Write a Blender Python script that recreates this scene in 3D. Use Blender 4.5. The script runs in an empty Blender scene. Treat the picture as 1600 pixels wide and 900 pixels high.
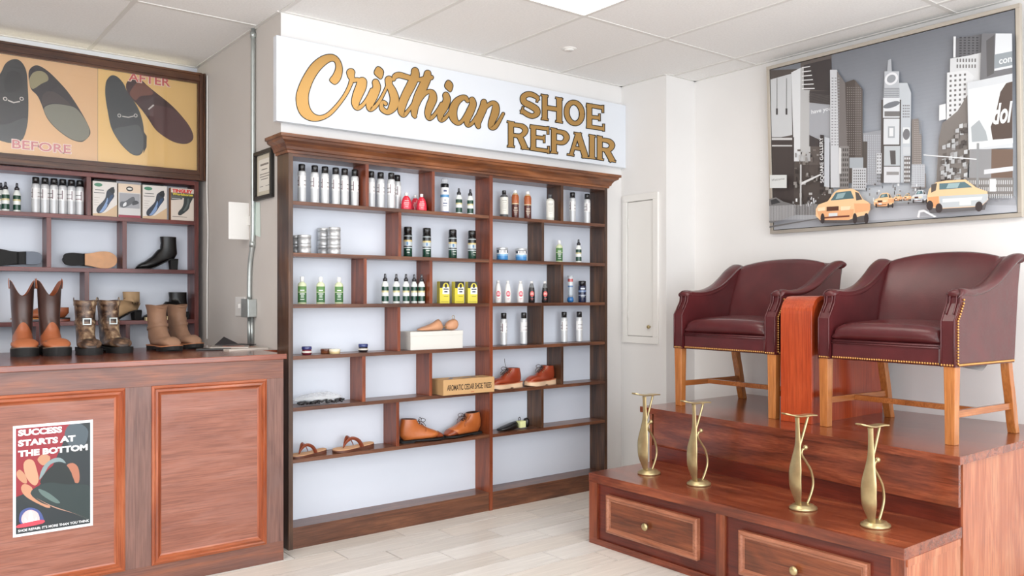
import bpy, bmesh, math, random
from mathutils import Vector, Matrix, Euler
random.seed(7)
SC = bpy.context.scene
C = SC.collection
PI = math.pi
R = math.radians

# ---------------------------------------------------------------- camera
F_PX, HZ, CAM_H = 1299.0, 463.0, 1.278
YAW = math.atan2(1655, F_PX)
FX, FY = math.cos(YAW), math.sin(YAW)
cam_d = bpy.data.cameras.new('camera'); cam = bpy.data.objects.new('camera', cam_d); C.objects.link(cam)
cam.location = (0, 0, CAM_H)
cam.rotation_euler = (R(90), 0, YAW - R(90))
cam_d.sensor_fit = 'HORIZONTAL'; cam_d.sensor_width = 36.0
cam_d.lens = F_PX / 1600 * 36.0
cam_d.shift_y = (HZ - 450) / 1600.0
cam_d.clip_start = 0.02; cam_d.clip_end = 100
SC.camera = cam

# ---------------------------------------------------------------- world, lights, exposure
w = bpy.data.worlds.new('daylight'); SC.world = w; w.use_nodes = True
bg = w.node_tree.nodes['Background']
bg.inputs[0].default_value = (0.92, 0.955, 1.0, 1); bg.inputs[1].default_value = 1.25

def area(name, loc, target, sx, sy, power, col):
    l = bpy.data.lights.new(name, 'AREA'); l.shape = 'RECTANGLE'; l.size = sx; l.size_y = sy
    l.energy = power; l.color = col
    o = bpy.data.objects.new(name, l); C.objects.link(o); o.location = loc
    d = Vector(target) - Vector(loc); o.rotation_euler = d.to_track_quat('-Z', 'Y').to_euler()
    return o
# shop window behind the camera (daylight), and added unseen ceiling lamps for more light
area('shop_window_light', (0.9, -1.55, 1.45), (1.1, 5, 1.2), 5.2, 2.2, 115, (0.90, 0.95, 1.0))
area('side_area_light', (-2.35, 0.8, 1.5), (3, 2.6, 1.2), 2.4, 2.0, 50, (0.93, 0.96, 1.0))  # pale area lamp in front of the left wall, which has no window
area('added_ceiling_light', (-0.28, 2.6, 2.70), (-0.28, 2.6, 0), 0.6, 1.2, 26, (1.0, 0.95, 0.88))
area('added_ceiling_light', (2.7, 0.2, 2.70), (2.7, 0.2, 0), 0.6, 1.2, 22, (1.0, 0.96, 0.9))
SC.view_settings.view_transform = 'Standard'
SC.view_settings.look = 'None'
SC.view_settings.gamma = 1.0
SC.view_settings.use_curve_mapping = False
SC.view_settings.exposure = 0.27

# ---------------------------------------------------------------- helpers
def dirx(u):
    t = (u - 800) / F_PX
    return FX + FY * t, FY - FX * t
def onY(u, v, Y):                 # point of the plane Y = const seen at (u, v) of the photograph
    a, b = dirx(u); D = Y / b
    return Vector((a * D, Y, CAM_H + (HZ - v) / F_PX * D))
def onX(u, v, X):
    a, b = dirx(u); D = X / a
    return Vector((X, b * D, CAM_H + (HZ - v) / F_PX * D))
def srgb(r, g=None, b=None):
    if g is None: r, g, b = r
    f = lambda c: (c / 255) / 12.92 if c <= 10 else (((c / 255) + 0.055) / 1.055) ** 2.4
    return (f(r), f(g), f(b), 1.0)

def newmat(name):
    m = bpy.data.materials.new(name); m.use_nodes = True
    nt = m.node_tree; return m, nt, nt.nodes['Principled BSDF']
def N(nt, t, **k):
    n = nt.nodes.new(t)
    for a, b in k.items(): setattr(n, a, b)
    return n
def colmat(name, rough=.4, metal=0., coat=0., spec=.5):
    m, nt, p = newmat(name)
    a = N(nt, 'ShaderNodeAttribute', attribute_name='Col')
    nt.links.new(a.outputs['Color'], p.inputs['Base Color'])
    p.inputs['Roughness'].default_value = rough; p.inputs['Metallic'].default_value = metal
    p.inputs['Coat Weight'].default_value = coat; p.inputs['Specular IOR Level'].default_value = spec
    return m
def ramp(nt, fac, stops):
    r = N(nt, 'ShaderNodeValToRGB')
    el = r.color_ramp.elements
    while len(el) < len(stops): el.new(0.5)
    for e, (p, c) in zip(el, stops): e.position = p; e.color = c
    nt.links.new(fac, r.inputs[0]); return r.outputs[0]
def mix(nt, fac, a, b, mode='MIX'):
    n = N(nt, 'ShaderNodeMix', data_type='RGBA', blend_type=mode)
    if isinstance(fac, float): n.inputs[0].default_value = fac
    else: nt.links.new(fac, n.inputs[0])
    for s, i in ((a, 6), (b, 7)):
        if isinstance(s, tuple): n.inputs[i].default_value = s
        else: nt.links.new(s, n.inputs[i])
    return n.outputs[2]
def noise(nt, scale, vec, detail=4, dist=0., rough=.5):
    n = N(nt, 'ShaderNodeTexNoise'); n.inputs['Scale'].default_value = scale
    n.inputs['Detail'].default_value = detail; n.inputs['Distortion'].default_value = dist
    n.inputs['Roughness'].default_value = rough
    if vec is not None: nt.links.new(vec, n.inputs['Vector'])
    return n.outputs[0]
def wood(name, dark, mid, light, axis='x', rough=.3, blotch=None, coat=.25, fig=1.0, bump=.15):
    """stained timber: fine streaks along the axis, broad figure, stain blotches"""
    m, nt, p = newmat(name)
    tc = N(nt, 'ShaderNodeTexCoord')
    def mp(along, across):
        mpn = N(nt, 'ShaderNodeMapping')
        s = [across] * 3; s['xyz'.index(axis)] = along
        mpn.inputs['Scale'].default_value = s
        nt.links.new(tc.outputs['Object'], mpn.inputs['Vector']); return mpn.outputs[0]
    broad = noise(nt, 1.0, mp(1.2, 9 * fig), 6, 1.6, .6)
    streak = noise(nt, 1.0, mp(5, 150), 3, .2, .6)
    c = ramp(nt, broad, [(.28, srgb(dark)), (.5, srgb(mid)), (.72, srgb(light))])
    st = ramp(nt, streak, [(.32, (.42, .36, .34, 1)), (.58, (1, 1, 1, 1))])
    c = mix(nt, .62, c, st, 'MULTIPLY')
    bl = noise(nt, 1.0, mp(1.6, 4.5), 5, .6, .65)
    fac = ramp(nt, bl, [(.52, (0, 0, 0, 1)), (.75, (1, 1, 1, 1))])
    c = mix(nt, fac, c, srgb(blotch or dark))
    nt.links.new(c, p.inputs['Base Color'])
    p.inputs['Roughness'].default_value = rough
    p.inputs['Coat Weight'].default_value = coat; p.inputs['Coat Roughness'].default_value = .18
    b = N(nt, 'ShaderNodeBump'); b.inputs['Strength'].default_value = bump; b.inputs['Distance'].default_value = .002
    nt.links.new(streak, b.inputs['Height']); nt.links.new(b.outputs[0], p.inputs['Normal'])
    return m
def plain(name, col, rough=.6, nscale=0, namt=.04, bump=0., coat=0., metal=0.):
    m, nt, p = newmat(name)
    c = srgb(col)
    if nscale:
        tc = N(nt, 'ShaderNodeTexCoord')
        n = noise(nt, nscale, tc.outputs['Object'], 5)
        lo = tuple(x * (1 - namt) for x in c[:3]) + (1,); hi = tuple(min(1, x * (1 + namt)) for x in c[:3]) + (1,)
        nt.links.new(ramp(nt, n, [(.3, lo), (.7, hi)]), p.inputs['Base Color'])
        if bump:
            b = N(nt, 'ShaderNodeBump'); b.inputs['Strength'].default_value = bump; b.inputs['Distance'].default_value = .003
            nt.links.new(n, b.inputs['Height']); nt.links.new(b.outputs[0], p.inputs['Normal'])
    else: p.inputs['Base Color'].default_value = c
    p.inputs['Roughness'].default_value = rough; p.inputs['Coat Weight'].default_value = coat
    p.inputs['Metallic'].default_value = metal
    return m

M = {}
M['wall'] = plain('wall_paint', (234, 232, 230), .7, 3, .012)
M['wall_grey'] = plain('partition_paint', (210, 204, 198), .7, 3, .015)
M['backer'] = plain('white_backboard', (215, 221, 232), .5, 3, .01)
M['tile_c'] = plain('ceiling_tile_fissured', (243, 242, 240), .9, 90, .04, .2)
M['tbar'] = plain('ceiling_grid_bar', (226, 224, 220), .5)
M['shelf'] = wood('shelf_brown_stain_x', (72, 40, 26), (106, 66, 46), (136, 88, 60), 'x', .35, (66, 42, 32))
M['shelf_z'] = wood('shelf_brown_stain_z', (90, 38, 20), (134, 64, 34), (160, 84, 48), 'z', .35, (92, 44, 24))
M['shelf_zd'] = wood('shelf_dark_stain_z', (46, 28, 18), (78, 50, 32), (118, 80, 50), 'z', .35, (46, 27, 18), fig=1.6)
M['crown'] = wood('crown_stain', (88, 48, 26), (132, 80, 46), (160, 102, 64), 'x', .35, (76, 46, 34))
M['back_x'] = wood('back_shelf_stain_x', (80, 30, 30), (112, 50, 46), (132, 66, 58), 'x', .4, (78, 34, 34))
M['back_z'] = wood('back_shelf_stain_z', (68, 26, 24), (102, 46, 40), (124, 60, 52), 'z', .4, (56, 26, 26))
M['frame_w'] = wood('poster_frame_stain', (44, 22, 12), (86, 50, 28), (116, 74, 44), 'x', .4, (52, 28, 18))
M['frame_wz'] = wood('poster_frame_stain_z', (44, 22, 12), (86, 50, 28), (110, 70, 42), 'z', .4, (52, 28, 18))
M['cnt_x'] = wood('counter_rail', (96, 58, 46), (124, 80, 66), (148, 88, 60), 'x', .38, (104, 78, 74), bump=.1)
M['cnt_z'] = wood('counter_stile', (98, 66, 58), (122, 86, 76), (138, 98, 86), 'z', .38, (106, 82, 78), bump=.1)
M['cnt_top'] = wood('counter_top', (96, 42, 26), (128, 62, 40), (150, 80, 52), 'x', .16, (110, 56, 40), coat=.6)
M['cnt_pan'] = wood('counter_panel', (130, 74, 56), (150, 92, 72), (164, 110, 94), 'x', .4, (146, 98, 86), bump=.08)
M['mold'] = wood('counter_moulding', (124, 58, 28), (164, 84, 46), (188, 112, 74), 'x', .3, (160, 76, 40))
M['mold_z'] = wood('counter_moulding_z', (120, 54, 26), (160, 80, 44), (184, 108, 70), 'z', .3, (156, 72, 38))
M['stp_y'] = wood('step_stain_y', (82, 32, 16), (136, 64, 38), (168, 92, 58), 'y', .24, (78, 38, 26), coat=.5)
M['stp_z'] = wood('step_stain_z', (96, 40, 20), (146, 72, 42), (174, 100, 62), 'z', .3, (86, 44, 28))
M['stp_side'] = wood('step_side_ply', (158, 80, 50), (186, 112, 78), (206, 146, 110), 'z', .35, (168, 92, 60), fig=.8)
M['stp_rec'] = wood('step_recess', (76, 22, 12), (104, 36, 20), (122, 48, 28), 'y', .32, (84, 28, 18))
M['drw'] = wood('drawer_panel', (78, 34, 18), (130, 68, 40), (158, 92, 56), 'y', .3, (70, 36, 22), fig=2.4)
M['drw_m'] = wood('drawer_moulding', (142, 82, 56), (170, 108, 80), (190, 130, 100), 'y', .3, (140, 84, 60))
M['cherry'] = wood('cherry_console', (166, 62, 28), (180, 72, 34), (192, 86, 46), 'z', .2, (170, 64, 30), coat=.4, bump=.02, fig=.6)
M['oak'] = wood('honey_leg', (164, 96, 44), (192, 122, 64), (210, 144, 86), 'z', .25, (176, 106, 54), coat=.4, bump=.03)
M['oak_y'] = wood('honey_stretcher', (150, 84, 34), (182, 108, 52), (204, 132, 72), 'x', .25, (160, 92, 42), coat=.4, bump=.03)
M['col'] = colmat('painted_print', .45)
M['gloss'] = colmat('glossy_plastic', .22, 0, .3)
M['matte'] = colmat('matte_finish', .8)
M['metal'] = colmat('brushed_metal', .38, .55)
M['print'] = colmat('poster_print', .35, 0, .0)
M['gold'] = plain('gold_vinyl', (186, 146, 86), .34, metal=.5)
M['black'] = plain('black_vinyl', (24, 20, 16), .4)
M['sign'] = plain('gloss_white_board', (226, 231, 238), .22, coat=.3)
M['alum'] = plain('champagne_aluminium', (200, 192, 180), .35, metal=.6)
M['galv'] = plain('galvanised_steel', (186, 192, 190), .38, 40, .06, metal=.7)
M['white'] = plain('white_enamel', (240, 238, 234), .4)
M['brass'] = plain('aged_brass', (192, 174, 130), .3, 30, .1, metal=.75)
M['nail'] = plain('brass_nail', (200, 150, 90), .3, metal=.9)

def leather(name, c1, c2, rough=.36, sc=260):
    m, nt, p = newmat(name)
    tc = N(nt, 'ShaderNodeTexCoord')
    n1 = noise(nt, 6, tc.outputs['Object'], 4)
    nt.links.new(ramp(nt, n1, [(.3, srgb(c1)), (.7, srgb(c2))]), p.inputs['Base Color'])
    n2 = noise(nt, sc, tc.outputs['Object'], 3)
    n3 = noise(nt, 14, tc.outputs['Object'], 2)
    a = N(nt, 'ShaderNodeMath', operation='MULTIPLY_ADD'); a.inputs[1].default_value = 2.5
    nt.links.new(n3, a.inputs[0]); nt.links.new(n2, a.inputs[2])
    b = N(nt, 'ShaderNodeBump'); b.inputs['Strength'].default_value = .25; b.inputs['Distance'].default_value = .002
    nt.links.new(a.outputs[0], b.inputs['Height']); nt.links.new(b.outputs[0], p.inputs['Normal'])
    p.inputs['Roughness'].default_value = rough; p.inputs['Coat Weight'].default_value = .15
    p.inputs['Coat Roughness'].default_value = .3
    return m
M['burg'] = leather('burgundy_leather', (74, 27, 30), (90, 34, 37), .27)
M['shoe_tan'] = leather('tan_shoe_leather', (160, 84, 38), (190, 108, 54), .3)
M['shoe_tan2'] = leather('burnished_toe_leather', (112, 48, 28), (140, 66, 36), .25)
M['rubber'] = plain('black_rubber', (16, 15, 15), .7)
M['offw'] = plain('off_white_card', (216, 214, 208), .6)
M['shoe_red'] = leather('red_brown_leather', (128, 46, 24), (158, 66, 36), .3)
M['shoe_blk'] = leather('black_shoe_leather', (10, 9, 10), (18, 17, 17), .38)
M['suede'] = leather('taupe_suede', (116, 84, 64), (148, 112, 88), .85, 90)
M['suede_l'] = leather('sand_suede', (166, 134, 98), (192, 160, 122), .85, 90)
M['work_or'] = leather('russet_work_leather', (146, 78, 46), (170, 98, 60), .42)
M['work_dk'] = leather('dark_shaft_leather', (50, 32, 28), (78, 52, 44), .35)
def mottled():
    m, nt, p = newmat('mottled_boot_leather')
    tc = N(nt, 'ShaderNodeTexCoord')
    n = noise(nt, 26, tc.outputs['Object'], 4, .8)
    nt.links.new(ramp(nt, n, [(.36, srgb(44, 28, 20)), (.48, srgb(90, 66, 50)), (.58, srgb(122, 96, 74)), (.7, srgb(176, 154, 124))]), p.inputs['Base Color'])
    p.inputs['Roughness'].default_value = .35; return m
M['mottle'] = mottled()
def pane_mat():
    m, nt, p = newmat('poster_glass'); nt.nodes.remove(p)
    out = nt.nodes['Material Output']
    t = N(nt, 'ShaderNodeBsdfTransparent'); g = N(nt, 'ShaderNodeBsdfGlossy'); g.inputs['Roughness'].default_value = .03
    fr = N(nt, 'ShaderNodeFresnel'); fr.inputs[0].default_value = 1.5
    x = N(nt, 'ShaderNodeMixShader')
    nt.links.new(fr.outputs[0], x.inputs[0]); nt.links.new(t.outputs[0], x.inputs[1]); nt.links.new(g.outputs[0], x.inputs[2])
    nt.links.new(x.outputs[0], out.inputs[0]); return m
M['pane'] = pane_mat()
def clear_mat():
    m, nt, p = newmat('clear_plastic')
    p.inputs['Base Color'].default_value = (.85, .88, .9, 1); p.inputs['Roughness'].default_value = .15
    p.inputs['Alpha'].default_value = .3; return m
M['clear'] = clear_mat()
def emis(name, col, s):
    m, nt, p = newmat(name); p.inputs['Base Color'].default_value = (1, 1, 1, 1)
    p.inputs['Emission Color'].default_value = srgb(col); p.inputs['Emission Strength'].default_value = s; return m
M['lamp'] = emis('light_diffuser', (255, 250, 240), 4.2)
M['tube'] = emis('warm_tube', (255, 236, 200), 2.2)

WHITE = srgb(236, 236, 236)
class MB:
    """collects faces, builds ONE mesh object"""
    def __init__(s): s.v = []; s.f = []; s.c = []; s.m = []; s.s = []; s.x = Matrix.Identity(4)
    def add(s, vs, fs, col=WHITE, mat=0, smooth=False):
        n = len(s.v); s.v += [tuple(s.x @ Vector(p)) for p in vs]
        for i, f in enumerate(fs):
            s.f.append(tuple(n + k for k in f)); s.c.append(col[i] if isinstance(col, list) else col)
            s.m.append(mat); s.s.append(smooth)
        return s
    def box(s, x0, x1, y0, y1, z0, z1, col=WHITE, mat=0):
        v = [(x, y, z) for x in (x0, x1) for y in (y0, y1) for z in (z0, z1)]
        return s.add(v, [(0, 1, 3, 2), (4, 6, 7, 5), (0, 4, 5, 1), (2, 3, 7, 6), (0, 2, 6, 4), (1, 5, 7, 3)], col, mat)
    def prism(s, pts, a0, a1, axis='x', col=WHITE, mat=0, smooth=False):
        """polygon extruded along axis; pts are the other two coordinates in order"""
        def P(a, p):
            return {'x': (a, p[0], p[1]), 'y': (p[0], a, p[1]), 'z': (p[0], p[1], a)}[axis]
        n = len(pts)
        s.add([P(a0, p) for p in pts] + [P(a1, p) for p in pts], [tuple(range(n))[::-1], tuple(range(n, 2 * n))], col, mat)
        s.add([P(a0, p) for p in pts] + [P(a1, p) for p in pts], [(i, (i + 1) % n, n + (i + 1) % n, n + i) for i in range(n)], col, mat, smooth)
        return s
    def lathe(s, prof, n=20, cx=0, cy=0, mat=0, z0=0, sx=1., sy=1.):
        """prof: (r, z, colour) from bottom to top"""
        vs, fs, cs = [], [], []
        for r, z, *_ in prof:
            for k in range(n): vs.append((cx + r * sx * math.cos(2 * PI * k / n), cy + r * sy * math.sin(2 * PI * k / n), z0 + z))
        for i in range(len(prof) - 1):
            c = prof[i][2] if len(prof[i]) > 2 else WHITE
            for k in range(n):
                a, b = i * n + k, i * n + (k + 1) % n
                fs.append((a, b, b + n, a + n)); cs.append(c)
        c0 = prof[0][2] if len(prof[0]) > 2 else WHITE; c1 = prof[-2][2] if len(prof[-2]) > 2 else WHITE
        fs.append(tuple(range(n))[::-1]); cs.append(c0)
        fs.append(tuple((len(prof) - 1) * n + k for k in range(n))); cs.append(c1)
        return s.add(vs, fs, cs, mat, True)
    def loft(s, rings, closed=True, caps=(True, True), col=WHITE, mat=0, smooth=True):
        n = len(rings[0]); vs = [p for r in rings for p in r]; fs = []; cs = []
        for i in range(len(rings) - 1):
            for k in range(n if closed else n - 1):
                a, b = i * n + k, i * n + (k + 1) % n
                fs.append((a, b, b + n, a + n)); cs.append(col[i] if isinstance(col, list) else col)
        if caps[0]: fs.append(tuple(range(n))[::-1]); cs.append(cs[0])
        if caps[1]: fs.append(tuple((len(rings) - 1) * n + k for k in range(n))); cs.append(cs[-2] if caps[0] else cs[-1])
        return s.add(vs, fs, cs, mat, smooth)
    def tube(s, pts, rad, n=8, col=WHITE, mat=0, ry=None, up=(0, 0, 1)):
        pts = [Vector(p) for p in pts]; rings = []; pa = None
        for i, p in enumerate(pts):
            t = (pts[min(i + 1, len(pts) - 1)] - pts[max(i - 1, 0)]).normalized()
            if pa is None:
                a = Vector(up).cross(t)
                if a.length < .05: a = Vector((1, 0, 0)).cross(t)
            else: a = pa - t * pa.dot(t)
            pa = a
            a.normalize(); b = t.cross(a)
            r1 = rad[i] if isinstance(rad, (list, tuple)) else rad
            r2 = (ry[i] if isinstance(ry, (list, tuple)) else ry) if ry else r1
            rings.append([tuple(p + a * r1 * math.cos(2 * PI * k / n) + b * r2 * math.sin(2 * PI * k / n)) for k in range(n)])
        return s.loft(rings, col=col, mat=mat)
    def build(s, name, mats, parent=None, bevel=0., seg=2, auto=False):
        me = bpy.data.meshes.new(name); me.from_pydata(s.v, [], s.f)
        for m in (mats if isinstance(mats, (list, tuple)) else [mats]): me.materials.append(m)
        me.polygons.foreach_set('material_index', s.m)
        me.polygons.foreach_set('use_smooth', s.s)
        a = me.color_attributes.new('Col', 'FLOAT_COLOR', 'CORNER')
        buf = []
        for f, c in zip(s.f, s.c): buf += list(c) * len(f)
        a.data.foreach_set('color', buf)
        me.update()
        o = bpy.data.objects.new(name, me); C.objects.link(o)
        if parent: o.parent = parent
        if bevel:
            b = o.modifiers.new('bevel', 'BEVEL'); b.width = bevel; b.segments = seg; b.limit_method = 'ANGLE'; b.angle_limit = R(40)
            b.harden_normals = False
        return o
def bx(x0, x1, y0, y1, z0, z1, name, mat, parent=None, bevel=0., col=WHITE):
    return MB().box(x0, x1, y0, y1, z0, z1, col).build(name, mat, parent, bevel)
def crom(pts, n=6, closed=False):
    """Catmull-Rom through tuples of any length"""
    P = [tuple(p) for p in pts]; m = len(P); out = []
    rng = range(m if closed else m - 1)
    for i in rng:
        g = lambda k: P[k % m] if closed else P[max(0, min(m - 1, k))]
        p0, p1, p2, p3 = g(i - 1), g(i), g(i + 1), g(i + 2)
        for j in range(n):
            t = j / n
            out.append(tuple(.5 * (2 * b + (c - a) * t + (2 * a - 5 * b + 4 * c - d) * t * t + (3 * b - a - 3 * c + d) * t ** 3)
                             for a, b, c, d in zip(p0, p1, p2, p3)))
    if not closed: out.append(P[-1])
    return out
def tag(o, label, cat, group=None):
    o['label'] = label; o['category'] = cat
    if group: o['group'] = group
    return o
def thing(name, label, cat, loc=(0, 0, 0), rz=0., group=None):
    o = bpy.data.objects.new(name, None); C.objects.link(o); o.empty_display_size = .05
    o.location = loc; o.rotation_euler = (0, 0, rz)
    return tag(o, label, cat, group)
def struct(o): o['kind'] = 'structure'; return o
def kids(o): return [c for c in o.children]
def copy_tree(o, parent=None):
    c = o.copy(); C.objects.link(c); c.parent = parent
    for ch in kids(o): copy_tree(ch, c)
    return c
def text_faces(txt, bold=0., shear=0., spacing=1.0):
    """flat lettering: 2D vertices in a unit box (x 0..1, y 0..1) and faces, from the built-in font"""
    cu = bpy.data.curves.new('t', 'FONT'); cu.body = txt; cu.offset = bold; cu.shear = shear; cu.space_character = spacing
    cu.resolution_u = 3
    o = bpy.data.objects.new('t', cu); C.objects.link(o)
    dg = bpy.context.evaluated_depsgraph_get(); me = bpy.data.meshes.new_from_object(o.evaluated_get(dg))
    vs = [(v.co.x, v.co.y) for v in me.vertices]; fs = [tuple(p.vertices) for p in me.polygons]
    bpy.data.objects.remove(o); bpy.data.meshes.remove(me); bpy.data.curves.remove(cu)
    x0 = min(v[0] for v in vs); x1 = max(v[0] for v in vs); y0 = min(v[1] for v in vs); y1 = max(v[1] for v in vs)
    return [((x - x0) / (x1 - x0), (y - y0) / (y1 - y0)) for x, y in vs], fs
class Print:
    """flat print: coloured shapes in a plane, o + s*U + t*V, a hair apart"""
    def __init__(s, o, U, V, n): s.o, s.U, s.V, s.n = Vector(o), Vector(U), Vector(V), Vector(n).normalized(); s.mb = MB(); s.k = 0; s.step = .00012
    def P(s, p): return tuple(s.o + s.U * p[0] + s.V * p[1] + s.n * (s.k * s.step))
    def poly(s, pts, col):
        s.k += 1; s.mb.add([s.P(p) for p in pts], [tuple(range(len(pts)))], col if isinstance(col, list) else srgb(col)); return s
    def rect(s, x0, y0, x1, y1, col): return s.poly([(x0, y0), (x1, y0), (x1, y1), (x0, y1)], col)
    def rects(s, rs, col):
        s.k += 1; vs, fs = [], []
        for x0, y0, x1, y1 in rs:
            n = len(vs); vs += [s.P((x0, y0)), s.P((x1, y0)), s.P((x1, y1)), s.P((x0, y1))]; fs.append((n, n + 1, n + 2, n + 3))
        s.mb.add(vs, fs, srgb(col)); return s
    def ell(s, cx, cy, rx, ry, col, n=18, a=0.):
        ca, sa = math.cos(a), math.sin(a)
        return s.poly([(cx + rx * math.cos(2 * PI * k / n) * ca - ry * math.sin(2 * PI * k / n) * sa,
                        cy + rx * math.cos(2 * PI * k / n) * sa + ry * math.sin(2 * PI * k / n) * ca) for k in range(n)], col)
    def text(s, txt, x0, y0, x1, y1, col, bold=0., shear=0., q=None):
        vs, fs = text_faces(txt, bold, shear); s.k += 1
        s.mb.add([s.P((x0 + (x1 - x0) * a, y0 + (y1 - y0) * b)) for a, b in vs], fs, srgb(col)); return s
    def build(s, name, parent, mat=None): return s.mb.build(name, mat or M['print'], parent)
# ================================================================= ROOM SHELL
ZC = 2.751
XW, YB, YA = 1.718, 4.13, 5.485        # partition, shelf wall, alcove wall
XP, YP, XR = 4.22, 3.715, 4.51          # column face, column front, right wall
XL, YF = -2.6, -1.7
floor = struct(bx(XL - .1, XR + .1, YF, YA + .1, -.06, -.008, 'floor', plain('grout', (112, 106, 98), .9)))
pm = []
for k, c in enumerate([(228, 222, 215), (235, 230, 224), (221, 214, 206), (231, 223, 214)]):
    m, nt, p = newmat('wood_look_tile_%s' % 'abcd'[k]); tc = N(nt, 'ShaderNodeTexCoord')
    mpn = N(nt, 'ShaderNodeMapping'); mpn.inputs['Scale'].default_value = (1.6, 26, 1); nt.links.new(tc.outputs['Object'], mpn.inputs[0])
    n1 = noise(nt, 1.3, mpn.outputs[0], 5, .8)
    d = tuple(x - 17 for x in c)
    nt.links.new(ramp(nt, n1, [(.35, srgb(d)), (.6, srgb(c))]), p.inputs['Base Color'])
    p.inputs['Roughness'].default_value = .33; pm.append(m)
PL, PWD, G = .622, .1645, .0055
plank_me = {}
rest = MB()
row0 = 3.676                                           # a joint line between two rows
for j in range(-34, 12):
    y0 = row0 + j * PWD; y1 = y0 + PWD
    if y0 < YF or y1 > YA + .12: continue
    off = 2.495 + (0 - j) * .2035 if True else 0
    off = (2.495 - j * .2035) % PL
    for i in range(-5, 9):
        x0 = off + i * PL; x1 = x0 + PL
        if x1 < XL or x0 > XR: continue
        near = x1 > 1.0 and x0 < 3.6 and y0 > 1.6 and y0 < 3.95
        if near:
            k = random.randrange(4); key = k
            if key not in plank_me:
                o = MB().box(G / 2, PL - G / 2, G / 2, PWD - G / 2, -.008, 0).build('plank', pm[k], floor); plank_me[key] = o
            else:
                o = plank_me[key].copy(); C.objects.link(o)
            o.location = (x0, y0, random.uniform(-.0004, .0))
        else: rest.box(max(x0, XL) + G / 2, min(x1, XR + .09) - G / 2, y0 + G / 2, y1 - G / 2, -.008, 0, mat=(i * 7 + j * 3) % 4)
o = rest.build('plank_field', pm, floor); o['kind'] = 'stuff'

struct(bx(XL, XW, YA, YA + .1, 0, ZC + .02, 'wall_alcove_back', M['backer']))
struct(bx(XW, XW + .1, YB, YA + .1, 0, ZC + .02, 'wall_partition', M['wall_grey']))
struct(bx(XW + .1, XP, YB, YB + .1, 0, ZC + .02, 'wall_back', M['wall']))
bx(XW, XW + .1, YB - .001, YB, 0, ZC, 'wall_end_face', M['wall'], bpy.data.objects['wall_back'])
struct(bx(XP, XP + .1, YP, YB + .1, 0, ZC + .02, 'wall_column_side', M['wall']))
struct(bx(XP + .1, XR, YP, YP + .1, 0, ZC + .02, 'wall_column_front', M['wall']))
bx(XP, XP + .1, YP - .001, YP, 0, ZC, 'wall_corner_face', M['wall'], bpy.data.objects['wall_column_front'])
struct(bx(XR, XR + .1, YF, YP + .1, 0, ZC + .02, 'wall_right', M['wall']))
struct(bx(XL - .1, XL, YF, YA + .1, 0, ZC + .02, 'wall_left', M['wall_grey']))

# ceiling: slab, lay-in tiles, exposed bars
ceil = struct(bx(XL - .1, XR + .1, YF, YA + .1, ZC + .03, ZC + .08, 'ceiling', M['white']))
TX, TY = .64, 1.223
xs = [1.72 + TX * k for k in range(-7, 6)]; ys = [4.432 + TY * k for k in range(-6, 2)]
tproto = None
LIGHT_CELLS = {(2.36, 1.986)}
lights = []
for xa in xs:
    for ya in ys:
        if xa + TX < XL or ya + TY < YF or xa > XR or ya > YA: continue
        if abs(xa - 2.36) < .02 and abs(ya - 1.986) < .05: lights.append((xa, ya)); continue
        g = .012
        o = bx(g, TX - g, g, TY - g, ZC + .004, ZC + .018, 'ceiling_tile', M['tile_c'], ceil) if tproto is None else tproto.copy()
        if tproto is None: tproto = o
        else: C.objects.link(o)
        o.location = (xa, ya, 0)
for x in xs:
    if XL < x < XR: bx(x - .012, x + .012, YF, YA, ZC, ZC + .03, 'grid_bar', M['tbar'], ceil)
for y in ys:
    if YF < y < YA: bx(XL, XR, y - .012, y + .012, ZC + .0005, ZC + .03, 'grid_bar', M['tbar'], ceil)
for (a, b, c, d) in [(XW - .02, XW, YB, YA), (XL, XW - .02, YA - .02, YA), (XR - .02, XR, YF, YP), (XP - .02, XP, YP, YB), (XW, XP, YB - .02, YB), (XP, XR, YP - .02, YP)]:
    bx(a, b, c, d, ZC - .001, ZC + .03, 'wall_angle', M['tbar'], ceil)
for xa, ya in lights:
    t = thing('ceiling_light', 'glowing white rectangular panel light set in the tiled ceiling', 'light', (xa + TX / 2, ya + TY / 2, ZC))
    mb = MB()
    for a in (-1, 1):
        mb.box(a * .309 - .004, a * .309 + .004, -.602, .602, -.002, .022); mb.box(-.305, .305, a * .598 - .004, a * .598 + .004, -.002, .022)
    mb.build('frame', M['white'], t)
    bx(-.304, .304, -.593, .593, .001, .018, 'diffuser', M['lamp'], t)
sp = thing('sprinkler_cover', 'small round white disc flush on a ceiling tile beyond the panel light', 'sprinkler', (3.33, 3.69, ZC + .004))
MB().lathe([(.042, -.006), (.045, -.003), (.045, 0)], 28).build('cover_plate', M['white'], sp)
MB().lathe([(.028, -.012), (.03, -.006)], 24).build('center_cap', M['white'], sp)

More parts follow.
